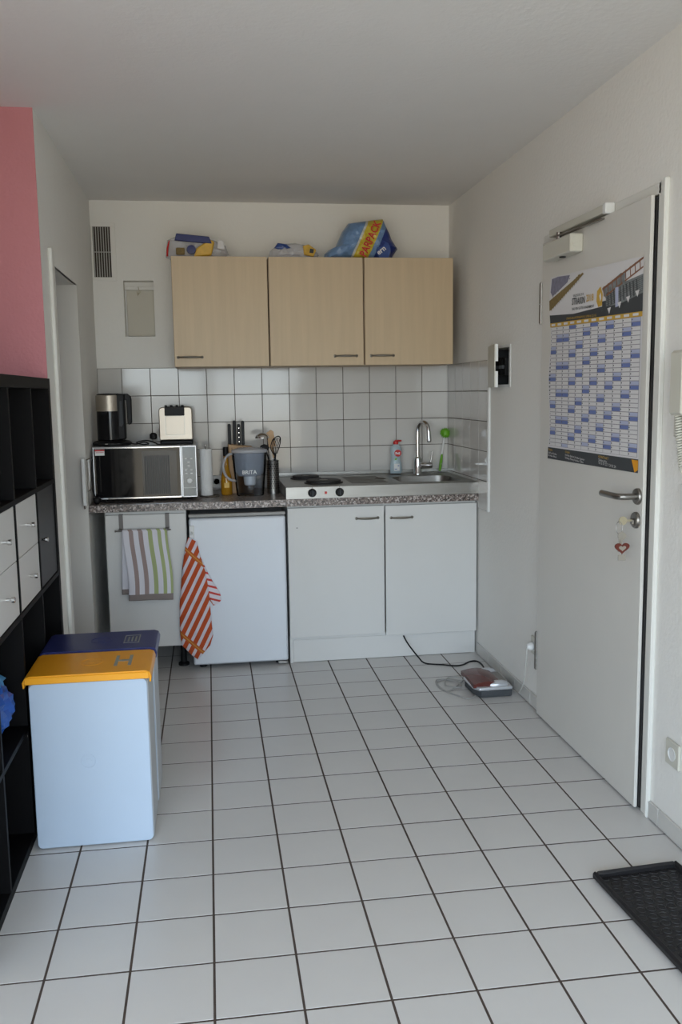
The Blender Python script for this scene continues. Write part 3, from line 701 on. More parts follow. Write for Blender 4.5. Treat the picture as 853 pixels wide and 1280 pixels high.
# fridge
fr = thing('fridge', (.69, -.3, 0), 'white under-counter fridge between the two cupboards', 'fridge')
obj('body', MB().box(.457, .929, -.555, -.03, .035, .782, .004), 'enamel', fr)
obj('door', MB().box(.452, .932, -.605, -.560, .022, .772, .008), 'enamel', fr, bev=(.003, 2))
obj('grip_strip', MB().box(.452, .932, -.600, -.557, .776, .792, .003), 'grey_cable', fr)
for x, y in ((.50, -.545), (.89, -.545), (.50, -.08), (.89, -.08)): obj('foot', MB().lathe([(.02, 0), (.02, .012), (.01, .016), (.01, .036)], (x, y, .0005), 14), 'black', fr)
obj('hinge', MB().box(.88, .928, -.598, -.556, .006, .020, .002), 'steel_dark', fr)
# sink cupboard
sc = thing('sink_cupboard', (1.435, -.3, 0), 'white double-door sink cupboard on a plinth at the right', 'cupboard')
obj('carcass', MB().box(.944, .960, -.575, -.02, .0, .812).box(1.910, 1.926, -.575, -.02, .0, .812).box(.960, 1.910, -.575, -.02, .120, .136).box(.960, 1.910, -.572, -.54, .776, .812).box(.960, 1.910, -.08, -.03, .776, .812).box(.960, 1.910, -.03, -.02, .136, .812), 'lacq', sc)
dl = obj('door', MB().box(.944, 1.4375, -.598, -.578, .136, .806, .0015), 'lacq', sc)
dr = obj('door', MB().box(1.4445, 1.927, -.598, -.578, .124, .804, .0015), 'lacq', sc)
obj('handle', handle(MB(), 1.294, 1.405, -.598, .744, .0045), 'nickel', dl)
obj('handle', handle(MB(), 1.474, 1.583, -.598, .741, .0045), 'nickel', dr)
obj('screw_hole', MB().lathe([(.003, 0), (.003, -.001)], (.990, -.598, .705), 8, axis='y'), 'black', dl)
obj('plinth', MB().box(.9605, 1.9095, -.577, -.56, .002, .1195, .001), 'lacq', sc)

# ------------------------------------------------------------------ steel sink top with hob
ST = 0.914
st = thing('kitchen_sink', (1.44, -.3, CT), 'brushed steel sink and two-plate hob unit lying on the worktop', 'sink')
BX0, BX1, BY0, BY1 = 1.555, 1.885, -.515, -.165
mb = MB()
# top sheet with a rounded basin cut-out built as one surface
def rr(cx_, cy_, hx_, hy_, r, n=6):
    return [(cx_+a, cy_+b) for a, b in rrect(-hx_, hx_, -hy_, hy_, r, n)]
bcx, bcy, bhx, bhy = (BX0+BX1)/2, (BY0+BY1)/2, (BX1-BX0)/2, (BY1-BY0)/2
outer = rr((1.51+1.932)/2, -.3145, (1.932-1.51)/2, .300, .004)
inner = rr(bcx, bcy, bhx, bhy, .07)
levels = [(outer, ST), (rr(bcx, bcy, bhx+.012, bhy+.012, .08), ST), (inner, ST-.004), (rr(bcx, bcy, bhx-.008, bhy-.008, .065), ST-.05), (rr(bcx, bcy, bhx-.022, bhy-.022, .055), ST-.145), (rr(bcx, bcy, bhx-.05, bhy-.05, .04), ST-.155), (rr(bcx, bcy, .03, .03, .029), ST-.158)]
vs = [(x, y, z) for lv, z in levels for x, y in lv]; n = len(outer)
fs = [(i*n+k, i*n+(k+1) % n, (i+1)*n+(k+1) % n, (i+1)*n+k) for i in range(len(levels)-1) for k in range(n)]+[tuple((len(levels)-1)*n+k for k in range(n))]
mb.add(vs, fs)
obj('basin', mb, 'steel', st, smooth=50)
obj('basin_drain', MB().lathe([(.03, 0), (.03, .003), (.022, .0035), (.018, .001)], (bcx, bcy, ST-.158), 20), 'chrome', st)
# worktop cut-out is hidden under the basin: the deck carries hob and drainer
obj('deck', MB().box(.938, 1.510, -.6145, -.0145, ST-.012, ST, .001), 'steel', st)
obj('apron', MB().box(.936, 1.936, -.6185, -.6148, CT+.0005, ST, .0012).box(.936, .9395, -.6148, -.0145, CT+.0005, ST, .001).box(1.933, 1.936, -.6148, -.0145, CT+.0005, ST, .001).box(.9395, 1.933, -.018, -.0145, CT+.0005, ST, .001), 'steel', st)
obj('upstand', MB().box(.9395, 1.933, -.0140, -.0095, CT+.0005, ST+.022, .001).box(.9395, 1.933, -.034, -.0145, ST, ST+.006, .002), 'steel', st)
for k in range(7):
    y = -.50+.055*k; obj('drainer_rib', MB().box(1.285, 1.48, y, y+.014, ST, ST+.0025, .0012), 'steel', st)
obj('overflow_drain', MB().lathe([(.030, 0), (.032, .003), (.026, .004), (.022, -.0)], (1.475, -.30, ST+.0003), 24), 'steel_dark', st)
for (x, y, r) in ((1.085, -.165, .073), (1.15, -.43, .09)):
    hp_ = obj('hotplate', MB().lathe([(r+.012, 0), (r+.012, .004), (r, .006), (r, .015), (r*.9, .018), (r*.35, .018), (r*.3, .015), (.0, .015)], (x, y, ST), 36), 'iron', st)
    obj('plate_centre', MB().lathe([(r*.28, .0153), (r*.26, .0165), (0, .0165)], (x, y, ST), 20), 'steel_dark', hp_)
for x in (1.068, 1.207):
    kn = obj('knob', MB().lathe([(.0215, 0), (.0215, -.004), (.0185, -.006), (.0170, -.022), (.015, -.024)], (x, -.6187, .8835), 28, axis='y'), 'black', st)
    obj('knob_grip', MB().box(x-.0035, x+.0035, -.650, -.6425, .868, .899, .0015), 'slate', kn)
    obj('dial_mark', MB().lathe([(.0022, 0), (.0022, -.0008)], (x, -.6187, .9095), 8, axis='y'), 'black', st)
obj('pilot_lamp', MB().box(1.131, 1.143, -.622, -.6187, .8765, .8885, .001), 'red', st)

# ------------------------------------------------------------------ tap
tp = thing('kitchen_tap', (1.731, -.1, ST), 'chrome swan-neck mixer tap standing behind the sink basin', 'tap')
obj('tap_base', MB().lathe([(.026, 0), (.026, .006), (.0225, .012), (.0225, .075), (.0215, .09), (.016, .096), (.0125, .10)], (1.731, -.1, ST+.0003), 24), 'chrome', tp)
sp_ = [(1.731, -.1, 1.005), (1.731, -.1, 1.13)]
dd = Vector((.056, -.10, 0)).normalized()
for a in range(180, -1, -12):
    q = Vector((1.731, -.1, 1.155))+dd*(.045+.045*math.cos(math.radians(a)))+Vector((0, 0, .055*math.sin(math.radians(a)))); sp_.append(tuple(q))
e2 = Vector((1.731, -.1, 1.155))+dd*.092; sp_.append((e2.x, e2.y, 1.125)); sp_.append((e2.x+.001, e2.y-.002, 1.105))
obj('spout', MB().tube(sp_, [.0115]*(len(sp_)-2)+[.0125, .013], 16), 'chrome', tp)
obj('aerator', MB().lathe([(.010, 0), (.0115, .006)], (e2.x+.001, e2.y-.002, 1.099), 16), 'steel_dark', tp)
lv = obj('mixer_lever', MB().lathe([(.017, .0), (.018, .02), (.018, .055), (.016, .065)], (1.745, -.112, .965), 18, axis='x'), 'chrome', tp)
obj('lever_stick', MB().tube([(1.800, -.112, .975), (1.808, -.112, 1.0), (1.813, -.112, 1.04)], [.006, .0055, .005], 10), 'steel_dark', lv)

# ------------------------------------------------------------------ soap bottle, dish brush
sb = thing('soap_bottle', (1.611, -.07, ST), 'clear washing-up liquid bottle with red cap behind the sink', 'bottle')
prof = [(.030, 0), (.034, .004), (.035, .03), (.033, .055), (.026, .078), (.0275, .10), (.033, .125), (.031, .145), (.018, .160), (.013, .164)]
obj('bottle_body', MB().lathe(prof, (1.611, -.07, ST+.007), 28, sy_=.62), 'soap', sb)
obj('bottle_cap', MB().lathe([(.0145, 0), (.0145, .016), (.010, .018)], (1.611, -.07, ST+.171), 18).box(1.604, 1.645, -.076, -.064, ST+.186, ST+.195, .003), 'red', sb)
obj('red_emblem', MB().lathe([(.0, -.0015), (.020, -.001), (.020, .0006)], (1.618, -.0935, ST+.122), 20, axis='y'), 'red', sb)
mb = MB(); text_mb(mb, 'Pril', .020, (1.603, -.0956, ST+.114), (1, 0, 0), (0, 0, 1), 0, .0008)
obj('brand_lettering', mb, 'paper', sb, smooth=0)
obj('label_patch', MB().box(1.596, 1.628, -.0955, -.0925, ST+.022, ST+.062, .001), 'white_plastic', sb)
obj('label_print', MB().box(1.599, 1.613, -.0962, -.0956, ST+.030, ST+.034).box(1.616, 1.625, -.0962, -.0956, ST+.048, ST+.053), 'pblue', sb)
obj('leaf_print', MB().prism([(0, 0), (.012, .002), (.016, .010), (.006, .012)], (1.598, -.0925, ST+.082), (1, 0, 0), (0, 0, 1), .0006), 'green', sb)
br = thing('dish_brush', (1.872, -.052, ST), 'lime green and white dish brush leaning in the sink corner', 'brush')
def lean(t): return (1.872+.036*t, -.052+.03*t, ST+.012+.205*t)
obj('brush_grip', MB().tube([lean(t) for t in (0, .1, .25, .4, .46)], [.010, .013, .014, .011, .007], 12, flat=.6), 'green', br)
obj('brush_shaft', MB().tube([lean(.45), lean(1.02)], .006, 10), 'white_plastic', br)
obj('grip_inlay', MB().tube([tuple(Vector(lean(t))+Vector((0, -.0085, 0))) for t in (.08, .2, .34)], [.003, .006, .003], 8, flat=.4), 'white_plastic', br)
hd = MB()
for i in range(150):
    u_, v_ = R.uniform(0, 2*math.pi), math.acos(R.uniform(-1, 1)); d_ = Vector((math.sin(v_)*math.cos(u_), math.sin(v_)*math.sin(u_)*.55, math.cos(v_)))
    c_ = Vector((1.905, -.048, ST+.228)); hd.tube([c_+d_*.012, c_+d_*R.uniform(.028, .032)], [.0022, .0016], 4)
obj('bristles', hd, 'green', br, kind='stuff')
obj('brush_head', MB().lathe([(0, -.018), (.018, -.012), (.020, .006), (.014, .018), (0, .02)], (1.905, -.046, ST+.228), 14), 'green', br)

# ------------------------------------------------------------------ microwave
mw = thing('microwave', (.245, -.29, CT), 'silver and black microwave oven on the left end of the worktop', 'microwave')
MX0, MX1, MY0, MY1, MZ0, MZ1 = -.006, .500, -.50, -.115, .868, 1.128
obj('body', MB().box(MX0, MX1, MY0+.014, MY1, MZ0, MZ1, .003), 'silver', mw)
for x, y in ((.04, -.44), (.46, -.44), (.04, -.17), (.46, -.17)): obj('foot', MB().lathe([(.014, 0), (.016, .0165)], (x, y, CT), 12), 'black', mw)
md = obj('door', MB().box(MX0, .424, MY0, MY0+.013, MZ0, MZ1, .002), 'silver', mw)
obj('door_glass', MB().box(MX0+.006, .4185, MY0-.002, MY0-.0002, MZ0+.008, MZ1-.007, .0005), 'blackgloss', md)
ww = obj('viewing_window', MB().prism(rrect(.232, .402, MZ0+.016, MZ1-.022, .004, 2), (0, MY0-.002, 0), (1, 0, 0), (0, 0, 1), .0012), 'mwwin', md)
for k in range(12): obj('window_rib', MB().box(.244+.0105*k, .249+.0105*k, MY0-.0042, MY0-.0032, MZ0+.022, MZ1-.045), 'slate', ww)
obj('door_trim', MB().box(.06, .4185, MY0-.004, MY0-.002, MZ0+.002, MZ0+.007).box(MX0+.006, .4185, MY0-.004, MY0-.002, MZ1-.0065, MZ1-.003), 'chrome', md)
cpn = obj('control_panel', MB().box(.427, MX1, MY0, MY0+.013, MZ0, MZ1, .002), 'silver', mw)
obj('panel_face', MB().box(.431, MX1-.005, MY0-.002, MY0-.0002, MZ0+.006, MZ1-.006, .0005), 'mwpanel', cpn)
for (x, z) in ((.447, 1.062), (.474, 1.062), (.460, 1.044), (.460, 1.026), (.447, 1.006), (.474, 1.006), (.448, .988), (.474, .988)):
    obj('button_mark', MB().box(x-.0055, x+.0055, MY0-.003, MY0-.002, z-.0022, z+.0022), 'white_plastic', cpn)
obj('dial', MB().lathe([(.0145, 0), (.0135, -.010), (.011, -.012)], (.463, MY0-.002, .952), 24, axis='y'), 'white_plastic', cpn)
obj('panel_line', MB().box(.434, .492, MY0-.0028, MY0-.002, .915, .917), 'white_plastic', cpn)
obj('sticker', MB().box(.006, .052, MY0-.003, MY0-.002, MZ1-.040, MZ1-.010), 'white_plastic', md)
obj('sticker_stripe', MB().box(.006, .052, MY0-.0038, MY0-.003, MZ1-.019, MZ1-.011).box(.010, .048, MY0-.0038, MY0-.003, MZ1-.026, MZ1-.024), 'red', md)

# ------------------------------------------------------------------ kettle on base
kt = thing('kettle', (.066, -.32, MZ1), 'black and steel electric kettle on its base atop the microwave', 'kettle')
obj('kettle_base', MB().lathe([(.085, 0), (.098, .004), (.098, .014), (.088, .022), (.072, .026)], (.075, -.325, MZ1+.0005), 36), 'black', kt)
for k in range(3): obj('base_button', MB().box(.055+.03*k-.006, .055+.03*k+.006, -.4245, -.4225, MZ1+.010, MZ1+.0135), 'slatm' if k == 0 else 'slate', kt)
obj('kettle_body', MB().lathe([(.062, .0), (.066, .004), (.066, .10), (.065, .148)], (.068, -.325, MZ1+.027), 36), 'blackgloss', kt)
obj('steel_collar', MB().lathe([(.0655, 0), (.0655, .078), (.062, .081)], (.066, -.325, MZ1+.175), 36), 'toast', kt)
obj('kettle_lid', MB().lathe([(.060, 0), (.060, .004), (.050, .008), (0, .009)], (.066, -.325, MZ1+.2555), 32), 'black', kt)
obj('kettle_handle', MB().prism([(.110, .155), (.110, .262), (.160, .262), (.176, .250), (.180, .232), (.178, .115), (.172, .106), (.160, .104), (.155, .112), (.154, .225), (.150, .232), (.138, .230), (.134, .155)], (0, -.311, MZ1), (1, 0, 0), (0, 0, 1), .028), 'black', kt, bev=(.004, 2))
obj('handle_spine', MB().box(.100, .147, -.372, -.30, MZ1+.030, MZ1+.2615, .006), 'black', kt)
obj('water_gauge', MB().prism([(.118, .10), (.124, .225), (.134, .225), (.138, .11), (.13, .095)], (0, -.3725, MZ1), (1, 0, 0), (0, 0, 1), .004), 'slate', kt)

# ------------------------------------------------------------------ toaster
ts = thing('toaster', (.40, -.30, MZ1), 'champagne steel toaster with black feet atop the microwave', 'toaster')
obj('toaster_base', MB().box(.318, .484, -.375, -.17, MZ1+.0005, MZ1+.022, .005), 'black', ts)
pts = [(.316, .023), (.316, .172)]+arc(.334, .172, .018, 180, 90, 6)[1:]+arc(.466, .172, .018, 90, 0, 6)+[(.484, .023)]
obj('shell', MB().prism(pts, (0, -.165, MZ1), (1, 0, 0), (0, 0, 1), .215), 'toast', ts, bev=(.004, 2))
for k in range(2): obj('bread_slot', MB().box(.35, .45, -.23-.07*k-.013, -.23-.07*k+.013, MZ1+.188, MZ1+.1915, .001), 'black', ts)
obj('top_panel', MB().box(.346, .446, -.3835, -.365, MZ1+.146, MZ1+.1925, .003), 'black', ts)
obj('embossed_plate', MB().prism(rrect(.350, .443, .050, .145, .008), (0, -.3801, MZ1), (1, 0, 0), (0, 0, 1), .003), 'toast', ts, bev=(.0012, 2))
obj('plate_outline', MB().prism(rrect(.346, .447, .046, .15, .008), (0, -.3801, MZ1), (1, 0, 0), (0, 0, 1), .0008), 'nickel', ts)
for k in range(4): obj('rack_knob', MB().lathe([(.007, 0), (.007, .006), (.004, .008)], (.352+.028*k, -.36, MZ1+.1925), 10), 'black', ts)

# cables on the microwave
obj('kettle_cable', MB().tube(smoothpath([(.175, -.33, MZ1+.006), (.20, -.36, MZ1+.006), (.235, -.34, MZ1+.014), (.26, -.38, MZ1+.006), (.225, -.40, MZ1+.006), (.20, -.37, MZ1+.015), (.25, -.34, MZ1+.022), (.30, -.36, MZ1+.006), (.305, -.40, MZ1+.005), (.36, -.42, MZ1+.0045), (.42, -.41, MZ1+.0045), (.47, -.405, MZ1+.0045)], 6), .0034, 8)
    , 'black', label='black cable lying in loops between kettle and toaster', cat='cable')
obj('power_plug', MB().lathe([(.010, 0), (.019, .006), (.019, .026), (.010, .034)], (.283, -.335, MZ1+.026), 16, sx=1), 'black', label='black round plug lying on the microwave beside the toaster', cat='plug')
obj('power_cable', MB().tube(smoothpath([(-.012, -.30, 1.05), (-.013, -.50, 1.06), (-.010, -.525, .96), (-.004, -.535, .90), (.03, -.535, .863), (.10, -.545, .8565), (.18, -.54, .8565), (.24, -.55, .8565), (.28, -.525, .8565)], 8), .0032, 8), 'black',
    label='black power cable looping down in front of the microwave\'s left side', cat='cable')
obj('power_plug', MB().lathe([(.008, 0), (.018, .012), (.019, .03), (.012, .034)], (.012, -.560, CT), 14).tube([(.012, -.56, .88), (.04, -.545, .87), (.055, -.55, .8565)], .003, 6), 'black', label='black plug lying on the worktop at the microwave\'s left corner', cat='plug')

# ------------------------------------------------------------------ paper towel roll
pr_ = thing('paper_towel_holder', (.546, -.36, CT), 'white kitchen paper roll on a wire stand beside the microwave', 'paper towels')
ring = [(.560+.05*math.cos(t*math.pi/12), -.355+.05*math.sin(t*math.pi/12), CT+.0035) for t in range(25)]
obj('wire_stand', MB().tube(ring, .003, 6).tube([(.546, -.36, CT+.002), (.546, -.36, 1.120)], .003, 8).lathe([(0.0, .0), (.006, .003), (.006, .009), (0, .012)], (.546, -.36, 1.113), 10), 'steel_dark', pr_)
obj('paper_roll', MB().lathe([(.018, 0), (.0315, 0), (.0315, .24), (.018, .24), (.018, .235)], (.546, -.36, CT+.008), 32), 'tissue', pr_)

# wall socket on the tiles behind the roll
ws = thing('wall_socket', (.60, -.008, .85), 'pale wall socket on the tiles behind the kitchen paper roll', 'wall socket')
obj('plate', MB().box(.568, .632, -.018, -.0085, .862, .932, .003), 'white_plastic', ws)
obj('recess', MB().lathe([(.020, 0), (.020, -.003), (.017, -.003), (.016, .001)], (.60, -.018, .897), 20, axis='y'), 'white_plastic', ws)

# ------------------------------------------------------------------ knife block
kb = thing('knife_block', (.72, -.24, CT), 'beech knife block with black-handled knives standing behind the water jug', 'knife block')
obj('block', MB().prism([(0, 0), (.13, 0), (.13, .245), (0, .262)], (.82-.155, -.14, CT+.0005), (1, 0, 0), (0, 0, 1), .12), 'wood', kb, bev=(.003, 2))
for k in range(4): obj('slot_line', MB().box(.683+.031*k, .685+.031*k, -.2615, -.2602, CT+.18, CT+.245), 'black', kb)
for (x, y, z0, z1, dx) in ((.690, -.235, 1.112, 1.224, -.016), (.706, -.20, 1.112, 1.240, -.004), (.724, -.235, 1.110, 1.222, .0), (.744, -.21, 1.108, 1.238, .002)):
    kn = obj('knife_handle', MB().prism(rrect(-.0085, .0085, 0, z1-z0, .007, 3), (x+dx, y, z0), (1, 0, 0), (0, 0, 1), .014), 'black', kb, bev=(.002, 2))
    if x == .724:
        for q in range(4): obj('rivet', MB().lathe([(.0022, 0), (.0022, -.001)], (x+dx, y-.0142, z0+.018+.024*q), 8, axis='y'), 'chrome', kn)

# ------------------------------------------------------------------ oil bottle
ob_ = thing('oil_bottle', (.652, -.335, CT), 'bottle of golden cooking oil with dark cap beside the water jug', 'bottle')
obj('bottle_glass', MB().lathe([(.027, 0), (.030, .006), (.030, .07), (.026, .10), (.016, .135), (.013, .16), (.0125, .21)], (.650, -.30, CT+.0005), 24), 'oil', ob_)
obj('bottle_cap', MB().lathe([(.0145, 0), (.0145, .045), (.013, .047)], (.650, -.30, CT+.205), 18), 'black', ob_)
obj('bottle_label', MB().box(.637, .663, -.3335, -.3305, CT+.04, CT+.066), 'bread', ob_)

# ------------------------------------------------------------------ water filter jug
jg = thing('water_filter_jug', (.77, -.385, CT), 'clear water filter jug with white lid and looped handle', 'jug')
jc = (.770, -.385, CT+.0005)
def shell(prof, t): return prof+[(r-t, h) for r, h in reversed(prof)][:-1]+[(prof[0][0]-t, prof[0][1]+t*1.5)]
jp = [(.066, 0), (.071, .006), (.078, .08), (.085, .15), (.090, .225)]
obj('jug_body', MB().lathe(shell(jp, .0022), jc, 40, sy_=.66), 'clear', jg)
obj('inner_funnel', MB().lathe([(.030, .098), (.060, .105), (.078, .13), (.083, .222), (.080, .222), (.074, .135), (.056, .111), (.030, .105)], jc, 36, sy_=.64), 'frost', jg)
obj('filter_cartridge', MB().lathe([(.024, .055), (.030, .06), (.034, .105), (.036, .125), (.030, .13)], jc, 24), 'white_plastic', jg)
obj('jug_lid', MB().lathe([(.0925, .225), (.0945, .232), (.092, .240), (.060, .250), (0, .252)], jc, 40, sy_=.68), 'frost', jg)
hpz = smoothpath([(.692, -.385, 1.072), (.665, -.385, 1.070), (.642, -.385, 1.045), (.634, -.385, 1.005), (.643, -.385, .965), (.668, -.385, .940), (.698, -.385, .932)], 6)
obj('jug_handle', MB().tube(hpz, .0085, 12, flat=.8), 'frost', jg)
mb = MB(); text_mb(mb, 'BRITA', .028, (.728, -.4435, CT+.118), (1, 0, 0), (0, 0, 1), 0, .0003)
obj('brand_lettering', mb, 'white_plastic', jg, smooth=0)

# ------------------------------------------------------------------ utensil holder and utensils
uh = thing('utensil_holder', (.897, -.30, CT), 'perforated steel utensil holder between the water jug and the hob', 'utensil holder')
uc = (.896, -.30, CT+.0005)
obj('cup', MB().lathe([(.032, 0), (.032, .172), (.0335, .175), (.0305, .175), (.030, .004), (0, .004)], uc, 32), 'steel', uh)
hm = MB()
for r in range(12):
    for k in range(16):
        a = 2*math.pi*(k+(r % 2)*.5)/16
        c_ = Vector((uc[0]+.0322*math.cos(a), uc[1]+.0322*math.sin(a), CT+.03+.0115*r)); tg = Vector((-math.sin(a), math.cos(a), 0))
        hm.prism([(-.0028, -.0026), (.0028, -.0026), (.0028, .0026), (-.0028, .0026)], c_, tg, (0, 0, 1), .0004)
obj('holes', hm, 'black', uh, kind='stuff')
lad = thing('ladle', (.885, -.30, CT+.01), 'steel ladle standing upside down in the utensil holder', 'ladle')
obj('ladle_handle', MB().tube([(.888, -.285, CT+.012), (.880, -.285, 1.03), (.870, -.285, 1.15)], .0035, 8), 'chrome', lad)
bw = [(.038*math.cos(math.radians(a)), .030*math.sin(math.radians(a))) for a in range(0, 91, 10)]
obj('ladle_bowl', MB().lathe([(r, h) for r, h in bw[:-1]]+[(0.0005, .030)], (.845, -.285, 1.146), 28), 'chrome', lad)
wsp = thing('wooden_spatula', (.905, -.29, CT+.01), 'light wooden spatula in the utensil holder', 'spatula')
obj('spatula_handle', MB().tube([(.908, -.290, CT+.012), (.907, -.286, 1.03), (.896, -.268, 1.10)], .006, 8), 'wood', wsp)
obj('spatula_blade', MB().prism([(-.016, 0), (.024, .005), (.012, .085), (-.002, .093), (-.030, .075)], (.894, -.262, 1.095), (1, 0, 0), (0, 0, 1), .006), 'wood', wsp, bev=(.0015, 2))
sl = thing('slotted_turner', (.91, -.31, CT+.01), 'black slotted kitchen turner in the utensil holder', 'turner')
obj('turner_handle', MB().tube([(.902, -.31, CT+.01), (.905, -.315, 1.02), (.910, -.32, 1.06)], .005, 8), 'black', sl)
for k in range(5):
    t = k/4
    obj('tine', MB().tube(smoothpath([(.905+.006*t, -.322, 1.055), (.886+.032*t, -.325, 1.09), (.892+.042*t, -.322, 1.125+.012*t), (.905+.030*t, -.32, 1.142+.010*t)], 4), .0022, 6), 'black', sl)
obj('turner_tip', MB().tube(smoothpath([(.889, -.322, 1.115), (.900, -.32, 1.140), (.925, -.318, 1.156), (.938, -.32, 1.146), (.935, -.322, 1.115), (.918, -.322, 1.065)], 6), .003, 6), 'black', sl)
sq = thing('black_spoon', (.88, -.28, CT+.01), 'black plastic spoon in the utensil holder behind the jug lid', 'spoon')
obj('spoon_handle', MB().tube([(.882, -.318, CT+.012), (.874, -.322, 1.035), (.860, -.326, 1.085)], .004, 8), 'black', sq)
obj('spoon_bowl', MB().lathe([(0, -.020), (.022, -.010), (.026, .003), (.018, .016), (0, .022)], (.852, -.328, 1.095), 16, sy_=.3), 'black', sq)
obj('measuring_spoon', MB().tube(arc_ := [(.905+.014*math.cos(math.radians(a)), -.334, 1.022+.016*math.sin(math.radians(a))) for a in range(0, 181, 15)], .003, 8), 'clear', label='pale blue plastic loop on the rim of the utensil holder', cat='utensil')

# ------------------------------------------------------------------ towels
tr_ = thing('towel_rail', (.24, -.60, .70), 'steel over-door towel rail hooked over the left cupboard door', 'towel rail')
for x in (.125, .348):
    obj('bracket', MB().box(x-.010, x+.010, -.6015, -.5985, .732, .802, .0005).box(x-.010, x+.010, -.6015, -.5765, .8005, .8025, .0005), 'bracket', tr_)
    obj('arm', MB().box(x-.010, x+.010, -.655, -.6015, .730, .7335, .0005), 'bracket', tr_)
obj('rail', MB().tube([(.100, -.640, .727), (.366, -.640, .727)], .0035, 8).lathe([(.005, 0), (.005, .006)], (.098, -.64, .727), 8, axis='x'), 'bracket', tr_)
TAU, GRN = (.36, .27, .25), (.40, .45, .21)
tw1 = bands('striped_terry', (.74, .72, .76), [(1, 0, .147, .244, TAU), (1, 0, .358, .456, TAU), (1, 0, .57, .668, GRN), (1, 0, .782, .863, GRN), (1, 0, .945, 1.01, GRN), (0, 1, -.01, .085, (.25, .205, .19))], 'UV')
tw1.node_tree.nodes['Principled BSDF'].inputs['Sheen Weight'].default_value = .2
mb = MB(); NU, NV = 34, 46
def cloth1(u, v, back):
    x = .138+.215*u+.006*math.sin(v*5)+(.012*(1-v))*(1 if not back else 0)
    if not back:
        if v > .985: y = -.640; z = .734
        else: y = -.647-.004*math.sin(u*9+v*2)*(1-v)-.003*(1-v); z = .382+.350*v-.003*u
    else: y = -.632+.004*(1-v)-.0005; z = .41+.322*v; x = .130+.215*u-.012*(1-v)
    return (x, y, z)
vs = []; uvl = []
for side in (0, 1):
    for j in range(NV+1):
        for i in range(NU+1): vs.append(cloth1(i/NU, j/NV, side))
W_ = NU+1; S_ = (NV+1)*W_
fs = [(sd*S_+j*W_+i, sd*S_+j*W_+i+1, sd*S_+(j+1)*W_+i+1, sd*S_+(j+1)*W_+i) for sd in (0, 1) for j in range(NV) for i in range(NU)]
fs += [(NV*W_+i, NV*W_+i+1, S_+NV*W_+i+1, S_+NV*W_+i) for i in range(NU)]
mb.add(vs, fs)
t1 = obj('dish_towel', mb, tw1, label='white terry towel with taupe and green stripes hanging on the rail', cat='towel', smooth=80,
    uvs=lambda p: (((p.x-.138-.006*math.sin(5*(p.z-.382)/.35)-.012*(1-(p.z-.382)/.35))/.215), (p.z-.382)/.35) if p.y < -.64 else ((p.x-.124)/.215, (p.z-.41)/.32))
md_ = t1.modifiers.new('thickness', 'SOLIDIFY'); md_.thickness = .0025
hk = obj('adhesive_hook', MB().box(.454, .478, -.6105, -.6055, .676, .738, .002).tube([(.466, -.610, .700), (.466, -.628, .698), (.466, -.634, .712)], .004, 8), 'white_plastic', label='small white adhesive hook on the fridge\'s upper left corner', cat='hook')
def cz(px, py): # crop coordinates of the photograph -> metres on the towel plane
    X = 140+px/5.687; Y = 640+py/5.687
    return (.458+(X-238)*.00418, .731-(Y-660)*.00405+(X-238)*.0002)
ORA = (.50, .075, .015)
o1 = [(545, 180), (600, 215), (622, 330), (650, 430), (668, 560), (680, 800), (687, 890), (665, 960), (580, 1055), (540, 1020), (475, 940), (465, 850), (470, 650), (498, 380), (528, 220)]
o2 = [(610, 300), (660, 430), (700, 515), (742, 590), (752, 640), (735, 668), (695, 680), (672, 640), (645, 520), (618, 400)]
mA = bands('orange_stripe_cloth', (.68, .62, .66), [(.83, -.42, 0, .0205, ORA, .0345), (.72, .74, .424, .444, (.50, .12, .02)), (.72, .74, .765, .785, (.50, .12, .02)), (.72, .74, .432, .436, (.62, .30, .06)), (.72, .74, .773, .777, (.62, .30, .06))], 'UV')
mB = bands('orange_stripe_flap', (.76, .70, .74), [(.30, .95, 0, .010, (.60, .06, .05), .030), (.9, .44, .6315, .652, (.60, .14, .02))], 'UV')
tt = thing('dish_towel', (.45, -.63, .06), 'orange and white striped tea towel hanging from the fridge hook', 'towel')
TB = MB()
P1 = [cz(*p) for p in o1]
TB.pillow(P1, -.632, .013, seed=3, amp=.5, rings=12)
obj('hanging_folds', TB, mA, tt, smooth=70, uvs=lambda p: (p.x, p.z))
TB = MB(); TB.pillow([cz(*p) for p in o2], -.622, .006, seed=9, amp=.4, rings=8)
obj('side_fold', TB, mB, tt, smooth=70, uvs=lambda p: (p.x, p.z))

# ------------------------------------------------------------------ bags on the wall cabinets
b1 = thing('bread_bag', (.53, -.2, UZ1+.002), 'clear and blue food bag with a yellow pack inside on the left wall cabinet', 'bag')
Z = UZ1+.002
obj('film', MB().pillow([(.375, Z+.012), (.40, Z), (.66, Z), (.70, Z+.03), (.685, Z+.075), (.62, Z+.105), (.55, Z+.112), (.43, Z+.12), (.385, Z+.10)], -.20, .055, 2, .3), 'clearfilm', b1, smooth=25)
obj('blue_print', MB().prism([(.425, .088), (.615, .072), (.60, .108), (.435, .123)], (0, -.262, Z), (1, 0, 0), (0, 0, 1), .02), 'blue', b1, bev=(.004, 2))
obj('round_emblem', MB().lathe([(.0, -.004), (.022, -.003), (.024, .004)], (.508, -.266, Z+.045), 20, axis='y'), 'blue', b1)
obj('yellow_pack', MB().prism([(.52, .005), (.61, .015), (.628, .085), (.60, .095), (.535, .05)], (0, -.25, Z), (1, 0, 0), (0, 0, 1), .03), 'bread', b1, bev=(.008, 2))
obj('red_seal', MB().tube([(.385, -.25, Z+.012), (.388, -.255, Z+.05), (.398, -.25, Z+.09)], [.010, .012, .006], 10, flat=.5), 'red', b1)
